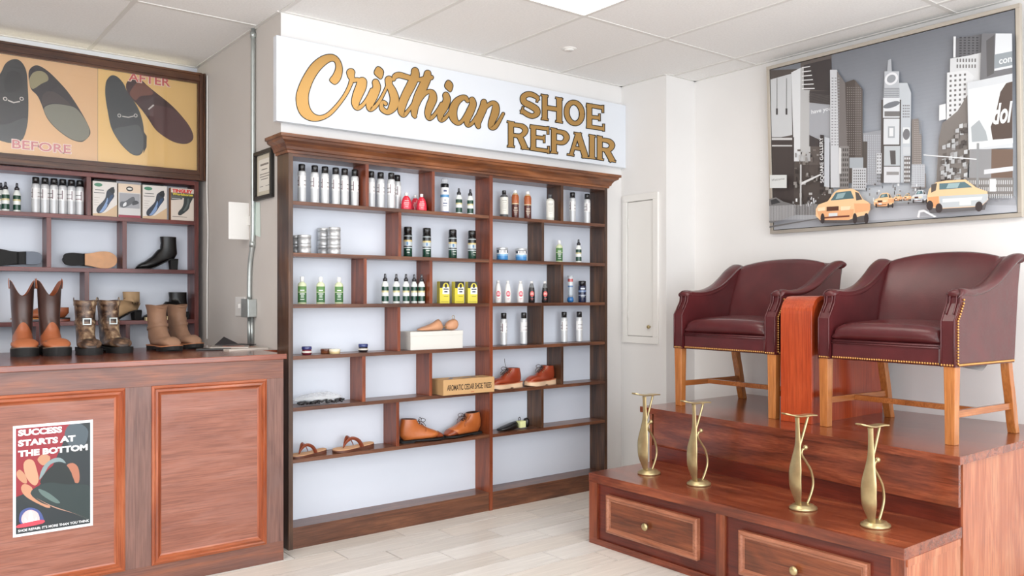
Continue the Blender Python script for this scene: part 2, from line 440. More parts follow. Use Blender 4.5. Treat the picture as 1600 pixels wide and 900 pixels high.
# ================================================================= SIGN
YS = 4.085                                               # face of the sign board
sign = thing('shop_sign', 'long white shop sign with gold lettering above the tall shelf unit', 'sign', (2.95, 4.11, 2.175))
def local(parent, o):                                    # mesh written in world coordinates -> parent's frame
    o.matrix_parent_inverse = Matrix.Identity(4)
    o.location = -Vector(parent.location); return o
local(sign, bx(1.676, 4.219, YS, YB - .003, 2.176, 2.614, 'board', M['sign'], sign, .002))
def Z2(x, y): return (440 + x * .15552, 70 + y * .15552)
def Z3(x, y): return (600 + x * .1444, 90 + y * .1444)
def Z4(x, y): return (780 + x * .1444, 130 + y * .1444)
RK = [0]
def ribbon(mb, pts, y, extra=0., butt=False, n=7, zf=Z2, z_sc=.15):
    """stroke of varying width (photo pixels of a crop) laid on the plane Y=y"""
    P = crom(pts, n) if len(pts) > 2 else [tuple(p) for p in pts]
    L, Rr = [], []
    for i, p in enumerate(P):
        q0, q1 = P[max(0, i - 1)], P[min(len(P) - 1, i + 1)]
        tx, ty = q1[0] - q0[0], q1[1] - q0[1]; l = math.hypot(tx, ty) or 1; tx /= l; ty /= l
        h = p[2] / 2 + extra
        ex = extra * (-1 if i == 0 else 1 if i == len(P) - 1 else 0)
        L.append((p[0] - ty * h + tx * ex, p[1] + tx * h + ty * ex)); Rr.append((p[0] + ty * h + tx * ex, p[1] - tx * h + ty * ex))
    RK[0] += 1
    yy = [y - (RK[0] % 40) * .00003]
    def W(q): u, v = zf(*q); return tuple(onY(u, v, yy[0]))
    vs = [W(q) for q in L] + [W(q) for q in Rr]; m = len(L)
    mb.add(vs, [(i, i + 1, m + i + 1, m + i) for i in range(m - 1)])
    if not butt:
        for e in (P[0], P[-1]):
            RK[0] += 1; yy[0] = y - (RK[0] % 40) * .00003
            h = e[2] / 2 + extra
            mb.add([W((e[0] + h * math.cos(2 * PI * k / 14), e[1] + h * math.sin(2 * PI * k / 14))) for k in range(14)], [tuple(range(14))])
C_pts = [(485, 350), (505, 380), (540, 395), (580, 360), (603, 300), (608, 235), (590, 170), (550, 118), (490, 98), (400, 120), (300, 200), (210, 340), (155, 480), (150, 580), (180, 680), (240, 740), (320, 765), (410, 752), (500, 700), (590, 600), (660, 500), (700, 420), (716, 372),
         (690, 345), (665, 420), (610, 520), (530, 620), (450, 692), (380, 713), (320, 690), (280, 630), (266, 550), (275, 470), (320, 350), (390, 245), (470, 175), (520, 163), (543, 190), (545, 240), (520, 300)]
dots = [(Z2, [(965, 222), (1000, 238), (1022, 275), (1002, 340), (970, 325), (935, 290), (940, 255)]),
        (Z3, [(690, 248), (722, 262), (744, 305), (722, 368), (690, 350), (660, 315), (665, 280)])]
script = [
 (Z2, [(695, 280, 78), (700, 320, 60), (725, 355, 42), (760, 352, 38), (800, 372, 60)]),
 (Z2, [(808, 375, 92), (795, 430, 100), (762, 510, 92), (742, 585, 72), (763, 634, 44), (815, 605, 32), (865, 535, 28), (905, 450, 24)]),
 (Z2, [(945, 378, 62), (955, 430, 74), (925, 510, 80), (888, 590, 74), (892, 645, 48), (940, 622, 34), (990, 555, 28), (1030, 480, 24), (1062, 410, 24)]),
 (Z2, [(1078, 352, 72), (1080, 400, 62), (1115, 470, 72), (1135, 550, 84), (1120, 622, 84), (1070, 675, 48), (1015, 650, 44), (1003, 602, 34), (1020, 572, 26), (1045, 592, 34)]),
 (Z3, [(105, 238, 30), (118, 205, 52), (160, 188, 56), (230, 205, 52), (300, 225, 48), (380, 238, 42), (450, 228, 50), (512, 215, 44)]),
 (Z3, [(335, 145, 72), (335, 200, 88), (292, 300, 92), (240, 400, 88), (200, 500, 84), (187, 580, 66), (215, 622, 44), (262, 575, 34), (305, 515, 28), (330, 460, 22)]),
 (Z3, [(472, 172, 68), (462, 230, 84), (425, 310, 92), (375, 420, 92), (335, 530, 74), (328, 610, 58), (335, 638, 34)]),
 (Z3, [(385, 475, 22), (432, 400, 38), (485, 368, 42), (522, 390, 70), (528, 450, 84), (500, 520, 82), (475, 600, 64), (492, 655, 48), (540, 628, 36), (590, 555, 28), (622, 495, 24)]),
 (Z3, [(670, 408, 64), (680, 460, 74), (650, 540, 78), (612, 610, 68), (618, 672, 48), (662, 655, 36), (712, 590, 28)]),
 (Z3, [(905, 470, 34), (880, 435, 46), (840, 438, 56), (785, 480, 72), (748, 560, 82), (752, 650, 76), (800, 710, 42), (850, 680, 34), (895, 600, 26)]),
 (Z3, [(952, 458, 58), (962, 510, 70), (925, 600, 78), (898, 680, 60), (912, 732, 40), (960, 702, 32), (1005, 630, 26)]),
 (Z3, [(1080, 482, 58), (1075, 540, 78), (1042, 620, 78), (1015, 700, 66), (1022, 748, 40)]),
 (Z3, [(1060, 605, 22), (1110, 530, 38), (1172, 492, 42), (1208, 520, 64), (1202, 600, 80), (1168, 690, 66), (1160, 748, 54), (1200, 752, 44), (1242, 695, 34), (1290, 608, 26)]),
]
def tilt(p, q, w): return (p[0], p[1], w), (q[0], q[1], w)
block = [
 [(425, 185, 22), (395, 142, 42), (320, 118, 50), (262, 150, 56), (272, 205, 60), (340, 242, 62), (402, 285, 62), (408, 330, 54), (358, 356, 46), (300, 335, 46), (252, 300, 40), (246, 290, 34)],
 tilt((425, 140), (408, 203), 16), tilt((258, 258), (238, 328), 16),
 tilt((493, 128), (493, 395), 52), tilt((455, 127), (527, 142), 14), tilt((457, 386), (528, 397), 14),
 tilt((650, 160), (650, 422), 52), tilt((612, 158), (685, 174), 14), tilt((612, 412), (684, 425), 14), tilt((515, 265), (630, 283), 42),
 tilt((975, 226), (975, 480), 50), tilt((946, 236), (1124, 266), 34), tilt((1122, 243), (1122, 316), 16), tilt((990, 366), (1088, 376), 32),
 tilt((1085, 335), (1085, 404), 14), tilt((948, 466), (1128, 494), 34), tilt((1130, 446), (1130, 516), 16),
 tilt((127, 420), (127, 686), 52), tilt((88, 416), (160, 428), 14), tilt((90, 682), (164, 688), 14),
 [(145, 450, 38), (220, 458, 40), (262, 475, 48), (284, 510, 52), (262, 552, 46), (220, 570, 38), (145, 562, 34)],
 tilt((222, 575), (280, 705), 56), tilt((240, 702), (322, 712), 14),
 tilt((370, 462), (370, 718), 50), tilt((336, 468), (530, 495), 34), tilt((528, 472), (528, 550), 16), tilt((390, 584), (490, 596), 32),
 tilt((487, 565), (487, 641), 14), tilt((340, 706), (536, 736), 34), tilt((534, 686), (534, 758), 16),
 tilt((592, 496), (592, 750), 50), tilt((558, 490), (620, 500), 14), tilt((558, 747), (630, 756), 14),
 [(610, 522, 36), (670, 530, 40), (710, 548, 50), (730, 588, 54), (708, 632, 46), (670, 646, 38), (610, 636, 34)],
 tilt((846, 548), (778, 778), 34), tilt((852, 545), (934, 800), 56), tilt((812, 700), (894, 712), 32), tilt((812, 539), (888, 550), 14),
 tilt((738, 771), (808, 781), 14), tilt((897, 797), (968, 806), 14),
 tilt((1004, 566), (1004, 810), 52), tilt((972, 563), (1037, 576), 14), tilt((970, 804), (1040, 814), 14),
 tilt((1088, 578), (1088, 822), 50), tilt((1060, 575), (1112, 586), 14), tilt((1060, 817), (1128, 828), 14),
 [(1105, 612, 36), (1165, 621, 40), (1202, 638, 48), (1222, 674, 52), (1200, 712, 44), (1162, 724, 38), (1105, 714, 34)],
 tilt((1162, 725), (1226, 842), 54), tilt((1188, 835), (1258, 847), 14),
]
g1, k1, g2, k2 = MB(), MB(), MB(), MB()
def cpoly(mb, zf, pts, y, n=5):
    mb.add([tuple(onY(*zf(*q), y)) for q in crom(pts, n, True)], [tuple(range(len(pts) * n))])
YG, YK = YS - .0034, YS - .0012
cpoly(g1, Z2, C_pts, YG)
ribbon(k1, [(x, y, 17) for x, y in crom(C_pts, 4, True)] + [C_pts[0] + (17,)], YK, n=1)
for zf, d in dots:
    cpoly(g1, zf, d, YG, 4); ribbon(k1, [(x, y, 18) for x, y in crom(d, 3, True)] + [crom(d, 3, True)[0] + (14,)], YK, zf=zf, n=1)
for zf, s in script: ribbon(g1, s, YG, zf=zf); ribbon(k1, s, YK, 8.5, zf=zf)
O_ring = [(813 + 83 * math.cos(a), 322 + 113 * math.sin(a) + 12 * math.cos(a), 44 + 6 * abs(math.cos(a))) for a in [2 * PI * k / 28 for k in range(29)]]
for s in block + [O_ring]: ribbon(g2, s, YG, butt=True, zf=Z4); ribbon(k2, s, YK, 9, butt=True, zf=Z4)
for mb, nm, mt in ((g1, 'script_lettering', 'gold'), (g2, 'block_lettering', 'gold'), (k1, 'script_outline', 'black'), (k2, 'block_outline', 'black')):
    local(sign, mb.build(nm, M[mt], sign))

# ================================================================= TALL SHELF UNIT (on the shelf wall)
YS0, X0, X1, XM = 3.979, 1.696, 3.934, 2.964
TH = .0195
shelf = thing('wall_shelf_unit', 'tall brown-stained shelf unit of staggered cubbies under the long white sign', 'shelf', (X0, YB - .003, 0))
def S(o): return local(shelf, o)
YBK = YB - .006
S(bx(X0 + .005, X1 - .005, YBK, YB - .002, .02, 2.05, 'back_panel', M['backer'], shelf))
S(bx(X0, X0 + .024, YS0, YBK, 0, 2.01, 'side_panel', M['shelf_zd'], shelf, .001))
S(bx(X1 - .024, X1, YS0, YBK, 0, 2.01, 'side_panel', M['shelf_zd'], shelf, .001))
S(bx(XM - .012, XM + .012, YS0 - .002, YBK, 0, 2.0, 'center_panel', M['shelf_z'], shelf, .001))
SZ = [1.76 - .2612 * k for k in range(6)]
for z in SZ:
    for a, b in ((X0 + .024, XM - .012), (XM + .012, X1 - .024)):
        S(bx(a, b, YS0 + .001, YBK, z - TH, z, 'shelf_board', M['shelf'], shelf, .001))
for k, (zt, L, Rr) in enumerate([(1.985, (2.139, 2.558), (3.534,)), (SZ[0] - TH, (2.340,), (3.372,)), (SZ[1] - TH, (2.127, 2.543), (3.534,)),
                                (SZ[2] - TH, (2.334,), (3.368,)), (SZ[3] - TH, (2.120, 2.541), (3.534,)), (SZ[4] - TH, (2.327,), (3.368,))]):
    for x in L: S(bx(x - .0095, x + .0095, YS0 + .002, YBK, SZ[k], zt, 'divider', M['shelf_z'], shelf, .001))
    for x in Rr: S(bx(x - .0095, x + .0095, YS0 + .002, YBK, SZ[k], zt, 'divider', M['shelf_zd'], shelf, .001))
for a, b in ((X0 + .024, XM - .012), (XM + .012, X1 - .024)):
    S(bx(a, b, YS0 + .002, YBK, .085, .109, 'bottom_board', M['shelf'], shelf, .001))
    S(bx(a, b, YS0 + .003, YS0 + .022, 0, .085, 'kick_board', M['shelf'], shelf, .001))
S(bx(X0 + .024, X1 - .024, YS0 + .001, YBK, 1.985, 2.01, 'top_board', M['shelf'], shelf))
prof = [(0, 2.0), (.008, 2.0), (.01, 2.012), (.018, 2.016), (.022, 2.03), (.034, 2.046), (.052, 2.056), (.056, 2.068), (.066, 2.07), (.066, 2.086), (0, 2.086)]
mb = MB(); rings = []
for cx, cy, dx, dy in ((X0, YB - .004, -1, 0), (X0, YS0, -1, -1), (X1, YS0, 1, -1), (X1, YB - .004, 1, 0)):
    rings.append([(cx + dx * e, cy + dy * e, z) for e, z in prof])
mb.loft(rings, smooth=False)
S(mb.build('crown_moulding', M['crown'], shelf))

# ================================================================= ALCOVE SHELF (behind the counter)
YL0 = 5.335
alc = thing('alcove_shelf_unit', 'reddish-brown shelf unit on the alcove wall behind the counter', 'shelf', (XW - .01, YA - .003, .7))
def A(o): return local(alc, o)
A(bx(-1.0, 1.70, YA - .006, YA - .002, .8, 2.0, 'back_panel', M['backer'], alc))
AZ = [1.750, 1.443, 1.133]
for z in AZ: A(bx(-1.0, 1.654, YL0 + .001, YA - .006, z - .024, z, 'shelf_board', M['back_x'], alc, .001))
A(bx(1.654, 1.68, YL0, YA - .006, .80, 2.0, 'side_panel', M['back_z'], alc, .001))
A(bx(-1.0, 1.654, YL0 + .001, YA - .006, .80, .824, 'bottom_board', M['back_x'], alc, .001))
A(bx(-1.0, 1.654, YL0 + .001, YA - .006, 1.975, 2.0, 'top_board', M['back_x'], alc, .001))
dx = lambda u: onY(u, 400, YL0).x
for us, z0, z1 in (((139, 8 - 60), AZ[0], 1.975), ((76.5, 195, -60), AZ[1], AZ[0] - .024), ((136, -20), AZ[2], AZ[1] - .024), ((200, 60), .824, AZ[2] - .024)):
    for u in us: A(bx(dx(u) - .012, dx(u) + .012, YL0 + .002, YA - .006, z0, z1, 'divider', M['back_z'], alc, .001))

# lit poster above it
YPO = 5.29
po = thing('framed_poster', 'wide orange before-and-after shoe poster in a dark wood frame under the ceiling', 'poster', (.4, 5.4, 2.01))
def Pz(o): return local(po, o)
Pz(bx(-1.1, 1.700, 5.335, YA - .12, 2.015, 2.66, 'backing', M['black'], po))
FZ0, FZ1, FX1 = 2.003, 2.674, 1.708
for ax, (p0, p1) in (('h', (FZ1 - .062, FZ1)), ('h', (FZ0, FZ0 + .062))):
    mb = MB()
    for a, b, d in ((0, .012, .0), (.012, .034, .012), (.034, .05, .004), (.05, .062, .016)):
        up = p0 > 2.3
        z0, z1 = (p1 - b, p1 - a) if up else (p0 + a, p0 + b)
        mb.box(-1.1, FX1 - .03, YPO + d, YPO + .045, z0, z1)
    Pz(mb.build('frame_rail', M['frame_w'], po))
mb = MB()
for a, b, d in ((0, .010, .0), (.010, .022, .012), (.022, .034, .004), (.034, .042, .016)):
    mb.box(FX1 - b, FX1 - a, YPO + d - .001, YPO + .046, FZ0 - .001, FZ1 + .001)
Pz(mb.build('frame_stile', M['frame_wz'], po))
YPR = YPO + .04
pr = Print((0, YPR, 0), (1, 0, 0), (0, 0, 1), (0, -1, 0))
def tr(ox, oy, sc):
    def f(pts): return [(lambda q: (q.x, q.z))(onY(ox + x * sc, oy + y * sc, YPR)) for x, y in pts]
    return f
A1 = tr(0, 60, 170 / 765); A2 = tr(140, 90, 190 / 1006)
g = lambda *c: srgb(*c)
pr.rect(-1.1, 2.04, 1.68, 2.64, (238, 190, 136))
xm = onY(153, 150, YPR).x
pr.poly([(-1.1, 2.04), (xm, 2.04), (xm, 2.64), (-1.1, 2.64)], (232, 188, 142))
pr.poly([(xm, 2.04), (1.68, 2.04), (1.68, 2.64), (xm, 2.64)], (242, 200, 130))
pr.rects([(xm - .003, 2.04, xm + .001, 2.64)], (198, 160, 120))
SM = lambda f, pts, n=4: crom(f(pts), n, True)
pr.poly(SM(A1, [(-60, 300), (0, 250), (40, 175), (100, 145), (150, 165), (185, 230), (195, 330), (200, 480), (190, 620), (150, 720), (60, 735), (0, 710), (-60, 690)]), (58, 58, 60))
pr.poly(SM(A1, [(-40, 620), (60, 600), (180, 560), (185, 640), (150, 715), (60, 730), (-20, 705)]), (78, 80, 82))
pr.poly(SM(A1, [(30, 300), (60, 240), (100, 225), (150, 260), (160, 340), (100, 380), (40, 370)]), (46, 46, 48))
pr.poly(SM(A1, [(200, 250), (220, 205), (265, 190), (330, 225), (400, 290), (480, 380), (560, 500), (620, 610), (635, 670), (600, 715), (560, 728), (490, 705), (400, 640), (330, 560), (290, 460), (260, 400), (215, 350)]), (52, 46, 50))
pr.poly(SM(A1, [(205, 290), (235, 240), (290, 230), (330, 255), (338, 295), (290, 320), (235, 355), (212, 335)]), (156, 146, 112))
pr.poly(SM(A1, [(310, 490), (370, 462), (450, 468), (530, 490), (590, 560), (628, 640), (615, 700), (560, 722), (490, 700), (400, 635), (335, 560)]), (134, 132, 118))
pr.poly(SM(A1, [(300, 400), (350, 370), (420, 400), (500, 470), (440, 462), (360, 455), (300, 475)]), (74, 62, 62))
for cx in (36, 152):
    pr.ell(*A1([(cx, 425)])[0], .0105, .011, (210, 202, 196), 14); pr.ell(*A1([(cx, 425)])[0], .006, .0065, (52, 52, 54), 12)
pr.poly(A1([(55, 430), (95, 447), (140, 440), (140, 448), (95, 457), (55, 440)]), (208, 200, 194))
pr.poly(SM(A2, [(128, 260), (140, 190), (180, 148), (230, 160), (280, 215), (310, 280), (360, 350), (410, 440), (440, 540), (450, 640), (445, 760), (410, 808), (350, 800), (280, 740), (220, 660), (175, 570), (150, 450), (132, 340)]), (62, 66, 68))
pr.poly(SM(A2, [(200, 600), (300, 570), (400, 560), (440, 640), (442, 750), (400, 800), (345, 790), (270, 720)]), (84, 88, 90))
pr.poly(SM(A2, [(300, 230), (320, 190), (370, 175), (430, 190), (480, 235), (560, 300), (660, 380), (740, 460), (820, 560), (856, 640), (845, 690), (790, 715), (700, 700), (610, 650), (540, 590), (480, 500), (420, 420), (350, 340), (310, 280)]), (70, 42, 44))
pr.poly(SM(A2, [(340, 270), (400, 200), (450, 215), (520, 280), (510, 310), (420, 320), (380, 355), (335, 310)]), (124, 76, 62))
pr.poly(SM(A2, [(500, 400), (580, 400), (680, 425), (760, 490), (830, 580), (852, 650), (830, 700), (770, 712), (690, 695), (610, 648), (540, 590), (500, 500)]), (96, 62, 62))
pr.poly(A2([(445, 610), (472, 650), (470, 740), (445, 792)]), (44, 42, 42))
for cx in (245, 380): pr.ell(*A2([(cx, 480)])[0], .0105, .0115, (206, 200, 196), 14); pr.ell(*A2([(cx, 480)])[0], .006, .007, (62, 66, 68), 12)
pr.poly(A2([(268, 490), (320, 500), (365, 488), (365, 480), (320, 490), (268, 482)]), (204, 198, 192))
pr.poly(A2([(482, 425), (525, 388), (534, 396), (490, 434)]), (214, 206, 200))
a, b = onY(19, 233, YPR), onY(110.5, 238.5, YPR); hh = .048
for col, bo in (((246, 226, 216), .06), ((206, 128, 130), .014)):
    e = .004 if bo > .03 else 0
    pr.text('BEFORE', a.x - e, (a.z + b.z) / 2 - .001 - e, b.x + e, (a.z + b.z) / 2 + hh + e, col, bo)
a, b = onY(200.5, 127, YPR), onY(265.6, 135, YPR)
for col, bo in (((250, 226, 210), .06), ((212, 92, 88), .014)):
    e = .004 if bo > .03 else 0
    pr.text('AFTER', a.x - e, (a.z + b.z) / 2 - e, b.x + e, (a.z + b.z) / 2 + .05 + e, col, bo)
Pz(pr.build('print', po))
Pz(bx(-1.1, 1.668, YPO + .022, YPO + .024, 2.05, 2.63, 'glass_pane', M['pane'], po))
lt = thing('strip_light', 'warm glowing strip light hidden behind the top edge of the orange poster', 'light', (.3, 5.415, 2.69))
MB().tube([(-1.4, 0, 0), (1.35, 0, 0)], .008, 10).build('tube', M['tube'], lt)
mb = MB(); mb.box(-1.38, 1.38, -.012, .012, -.028, -.009); mb.build('tube_holder', M['white'], lt)

# ================================================================= COUNTER
YC, XC = 3.854, 1.617
cnt = thing('service_counter', 'panelled reddish wood counter with three pairs of boots standing on top', 'counter', (XC, YC, 0))
def K(o): return local(cnt, o)
K(bx(-1.6, XC + .012, YC - .014, 4.78, .974, 1.0, 'counter_top', M['cnt_top'], cnt, .003))
K(bx(XC + .012, XW - .004, YB + .03, 4.78, .974, .9995, 'counter_top_return', M['cnt_top'], cnt))
K(bx(-1.6, XC - .02, YC + .012, YC + .03, .02, .974, 'carcass_panel', M['cnt_pan'], cnt))
K(bx(XC - .02, XC, YC + .012, 4.10, 0, .974, 'end_panel', M['cnt_z'], cnt))
K(bx(-1.6, XC - .0, YC, YC + .012, .883, .974, 'top_rail', M['cnt_x'], cnt, .001))
K(bx(-1.6, XC - .0, YC, YC + .012, 0, .094, 'bottom_rail', M['cnt_x'], cnt, .001))
pan = [(1.010, 1.531), (.378, .901), (-.255, .268), (-.89, -.365)]
edges = [XC] + [e for a, b in pan for e in (b, a)] + [-1.6]
for i in range(0, len(edges), 2): K(bx(edges[i + 1], edges[i], YC, YC + .012, .094, .883, 'stile', M['cnt_z'], cnt, .001))
for i, (a, b) in enumerate(pan):
    K(bx(a + .04, b - .04, YC + .006, YC + .014, .134, .843, 'panel', M['cnt_pan'], cnt))
    prf = [(0, .004), (0, -.006), (.01, -.010), (.016, -.004), (.026, -.007), (.036, .004), (.046, .007)]
    corners = [(a, .094, 1, 1), (b, .094, -1, 1), (b, .883, -1, -1), (a, .883, 1, -1)]
    for q in range(4):
        c0, c1 = corners[q], corners[(q + 1) % 4]
        r = [[(cx + sx * d, YC + dy, cz + sz * d) for d, dy in prf] + [(cx + sx * .046, YC + .012, cz + sz * .046), (cx, YC + .012, cz)] for cx, cz, sx, sz in (c0, c1)]
        K(MB().loft(r, smooth=False).build('moulding', M['mold'] if q % 2 == 0 else M['mold_z'], cnt))
# poster stuck on the left panel
YQ = YC + .004
pp = thing('paper_poster', 'small poster of hands holding a dark shoe taped on the left counter panel', 'poster', (.63, YQ, .31))
pa, pb, pc, pd = onY(23, 667, YQ), onY(147.5, 655, YQ), onY(144, 822, YQ), onY(18.5, 839, YQ)
x0, x1, z0, z1 = .484, .776, .310, .757
def L2(o): return local(pp, o)
L2(bx(x0, x1, YQ - .0005, YQ + .0015, z0, z1, 'sheet', plain('poster_paper', (238, 238, 240), .4), pp))
q4 = [(103, 122), (632, 70), (618, 775), (82, 855)]        # crop corners of the sheet
def homog(src):
    """unit square coordinates of a point inside the quad src (TL, TR, BR, BL); v up"""
    (x0_, y0_), (x1_, y1_), (x2_, y2_), (x3_, y3_) = src[3], src[2], src[1], src[0]   # BL BR TR TL
    dx1, dx2, sx = x1_ - x2_, x3_ - x2_, x0_ - x1_ + x2_ - x3_
    dy1, dy2, sy = y1_ - y2_, y3_ - y2_, y0_ - y1_ + y2_ - y3_
    den = dx1 * dy2 - dx2 * dy1
    gg = (sx * dy2 - dx2 * sy) / den; hh_ = (dx1 * sy - sx * dy1) / den
    m = Matrix(((x1_ - x0_ + gg * x1_, x3_ - x0_ + hh_ * x3_, x0_), (y1_ - y0_ + gg * y1_, y3_ - y0_ + hh_ * y3_, y0_), (gg, hh_, 1))).inverted()
    def f(x, y):
        r = m @ Vector((x, y, 1)); return (r[0] / r[2], r[1] / r[2])
    return f
hq = homog(q4)
pr = Print((x0, YQ - .0006, z0), (x1 - x0, 0, 0), (0, 0, z1 - z0), (0, -1, 0))
Hh = lambda pts, n=0: [(min(.962, max(.038, a_)), min(.975, max(.026, b_))) for a_, b_ in (crom([hq(*p) for p in pts], n, True) if n else [hq(*p) for p in pts])]
pr.rect(.035, .025, .965, .975, (34, 42, 46))
pr.poly([(.035, .36), (.30, .42), (.48, .6), (.72, .975), (.035, .975)], (142, 32, 44))
pr.poly(Hh([(470, 110), (540, 95), (600, 150), (560, 260), (480, 250), (440, 180)], 4), (72, 84, 92))
for pts, c in (([(118, 425), (140, 405), (175, 440), (185, 490), (160, 492), (125, 460)], (186, 136, 106)),
               ([(165, 370), (190, 338), (230, 345), (250, 400), (262, 470), (240, 508), (205, 490), (175, 440)], (198, 148, 118)),
               ([(260, 330), (290, 305), (340, 315), (330, 360), (290, 375), (262, 350)], (184, 136, 106)),
               ([(145, 520), (170, 498), (215, 520), (230, 560), (330, 640), (310, 655), (200, 600), (155, 560)], (190, 138, 108)),
               ([(450, 375), (490, 358), (525, 385), (535, 450), (525, 490), (495, 480), (480, 420)], (168, 108, 84)),
               ([(265, 470), (290, 390), (350, 335), (410, 325), (445, 360), (400, 350), (340, 370), (300, 430)], (128, 146, 148)),
               ([(270, 490), (310, 420), (380, 365), (450, 375), (485, 440), (500, 500), (440, 500), (330, 490)], (26, 34, 34)),
               ([(205, 560), (260, 510), (340, 488), (440, 500), (540, 500), (610, 530), (615, 740), (480, 690), (360, 650), (270, 620)], (38, 52, 52)),
               ([(260, 530), (330, 560), (400, 620), (360, 620), (280, 570)], (92, 112, 108)),
               ([(240, 590), (340, 640), (470, 685), (600, 735), (480, 690), (360, 655)], (180, 140, 120)),
               ([(130, 700), (160, 665), (210, 655), (260, 675), (285, 720), (280, 760), (140, 765)], (70, 84, 140)),
               ([(142, 720), (170, 680), (210, 670), (250, 690), (262, 735), (250, 760), (155, 762)], (240, 190, 190)),
               ([(185, 745), (195, 685), (208, 680), (222, 740), (240, 720), (235, 755), (170, 757), (165, 720)], (250, 250, 250)),
               ([(120, 768), (275, 735), (280, 760), (120, 790)], (206, 70, 86))):
    pr.poly(Hh(pts, 3), c)
for t_, bx0, bx1, by in (('SUCCESS', (118, 185), (424, 162), 42), ('STARTS AT', (116, 252), (512, 218), 42), ('THE BOTTOM', (116, 320), (592, 276), 42)):
    p, q = hq(*bx0), hq(*bx1); zz = (p[1] + q[1]) / 2
    pr.text(t_, max(.06, p[0]), zz, q[0], zz + .058, (250, 250, 250), .05)
p, q = hq(112, 822), hq(592, 755)
pr.text("SHOE REPAIR: IT'S MORE THAN YOU THINK", max(.06, p[0]), .042, q[0], .066, (236, 238, 240), .02)
L2(pr.build('print', pp))

# ================================================================= STEPPED PLATFORM
plat = thing('shoeshine_platform', 'stepped reddish wood shoeshine platform with two drawers and two armchairs on top', 'platform', (2.985, 1.5, 0))
def T(o): return local(plat, o)
XS, Y0, Y1 = 2.985, 1.496, 3.153
T(MB().prism([(XS - .004, Y0 - .002), (XS - .004, Y1), (3.52, Y1), (3.45, Y0 - .002)], .318, .362, 'z').build('lower_top', M['stp_y'], plat, .002))
T(bx(XS, XS + .02, Y0, Y1, 0, .03, 'bottom_rail', M['stp_y'], plat))
T(bx(XS, XS + .02, Y1 - .058, Y1, .03, .318, 'stile', M['stp_z'], plat))
T(bx(XS, XS + .02, 2.292, 2.339, .03, .318, 'stile', M['stp_z'], plat))
T(bx(XS, XS + .02, Y0, Y0 + .05, .03, .318, 'stile', M['stp_z'], plat))
T(bx(XS + .012, XS + .02, Y0 + .05, Y1 - .058, .03, .318, 'front_panel', M['stp_rec'], plat))
T(bx(XS + .02, 3.44, Y1 - .02, Y1, 0, .318, 'end_panel', M['stp_side'], plat))
T(bx(XS + .02, 3.435, Y0, Y0 + .02, 0, .318, 'end_panel', M['stp_side'], plat))
T(bx(XS + .02, 3.43, Y0 - .004, Y0, .29, .318, 'end_trim', M['stp_side'], plat))
for ya, yb in ((2.437, 3.019), (1.630, 2.212)):
    d0, d1 = .083, .272
    mb = MB().box(XS - .006, XS + .011, ya + .022, yb - .022, d0 + .022, d1 - .022)
    dr = T(mb.build('drawer', M['drw'], plat))
    prf = [(0, .012), (0, -.012), (.006, -.016), (.014, -.016), (.02, -.008), (.028, -.007), (.034, .004)]
    cs = [(ya, d0, 1, 1), (yb, d0, -1, 1), (yb, d1, -1, -1), (ya, d1, 1, -1)]
    mb = MB()
    for q in range(4):
        r = [[(XS + dx_, cy + sy_ * d, cz + sz_ * d) for d, dx_ in prf] + [(XS + .012, cy + sy_ * .034, cz + sz_ * .034)] for cy, cz, sy_, sz_ in (cs[q], cs[(q + 1) % 4])]
        mb.loft(r, smooth=False)
    mb.build('drawer_moulding', M['drw_m'], dr)
    yk, zk = (ya + yb) / 2 + .014, .172
    kb = MB(); kb.x = Matrix.Translation((XS - .006, yk, zk)) @ Matrix.Rotation(R(-90), 4, 'Y')
    kb.lathe([(.007, 0), (.006, .008), (.016, .013), (.019, .019), (.016, .025), (.006, .028)], 18)
    kb.build('knob', M['brass'], dr)
# upper deck: slab, fascia, recess, side
T(MB().prism([(3.392, 1.478), (3.515, 3.293), (XR - .003, 3.293), (XR - .003, 1.478)], .616, .648, 'z').build('upper_top', M['stp_y'], plat, .002))
T(MB().prism([(3.415, 1.494), (3.415 + .0665 * 1.70, 3.20), (3.435 + .0665 * 1.70, 3.20), (3.435, 1.494)], .442, .616, 'z').build('fascia', M['stp_y'], plat))
T(MB().prism([(3.44, 1.50), (3.44 + .036 * 1.70, 3.19), (3.465 + .036 * 1.70, 3.19), (3.465, 1.50)], .362, .442, 'z').build('recess_board', M['stp_rec'], plat))
T(bx(3.53, 3.55, 1.52, 3.15, 0, .44, 'carcass_board', M['stp_rec'], plat))
T(bx(3.45, XR - .003, 1.492, 1.512, 0, .616, 'side_panel', M['stp_side'], plat))
T(bx(3.56, XR - .003, 3.24, 3.26, 0, .616, 'side_panel', M['stp_side'], plat))
T(bx(3.47, XR - .003, 1.484, 1.492, 0, .05, 'side_skirting', M['stp_side'], plat))

# console between the chairs
con = thing('armrest_console', 'glossy cherry wood console with rounded top between the two burgundy armchairs', 'console', (3.675, 2.388, .648))
W0, W1, HT, RR = -.088, .088, .633, .09
pts = [(0, 0)] + [(RR - RR * math.cos(a), HT - RR + RR * math.sin(a)) for a in [PI / 2 * k / 10 for k in range(11)]] + [(.70, HT), (.70, 0)]
mb = MB(); mb.x = Matrix.Identity(4)
n = len(pts)
mb.add([(x, W0 + .012, z * .985) for x, z in pts] + [(x, W1 - .012, z * .985) for x, z in pts], [tuple(range(n))[::-1], tuple(range(n, 2 * n))])
mb.build('side_faces', M['cherry'], con)
mb = MB(); q = pts[:-1]
mb.loft([[(x - .0, y, z) for x, z in q] + [(min(x + .02, .7), y, max(z - .02, 0)) for x, z in q[::-1]] for y in (W0, W1)], smooth=False)
mb.build('curved_band', M['cherry'], con, .002)

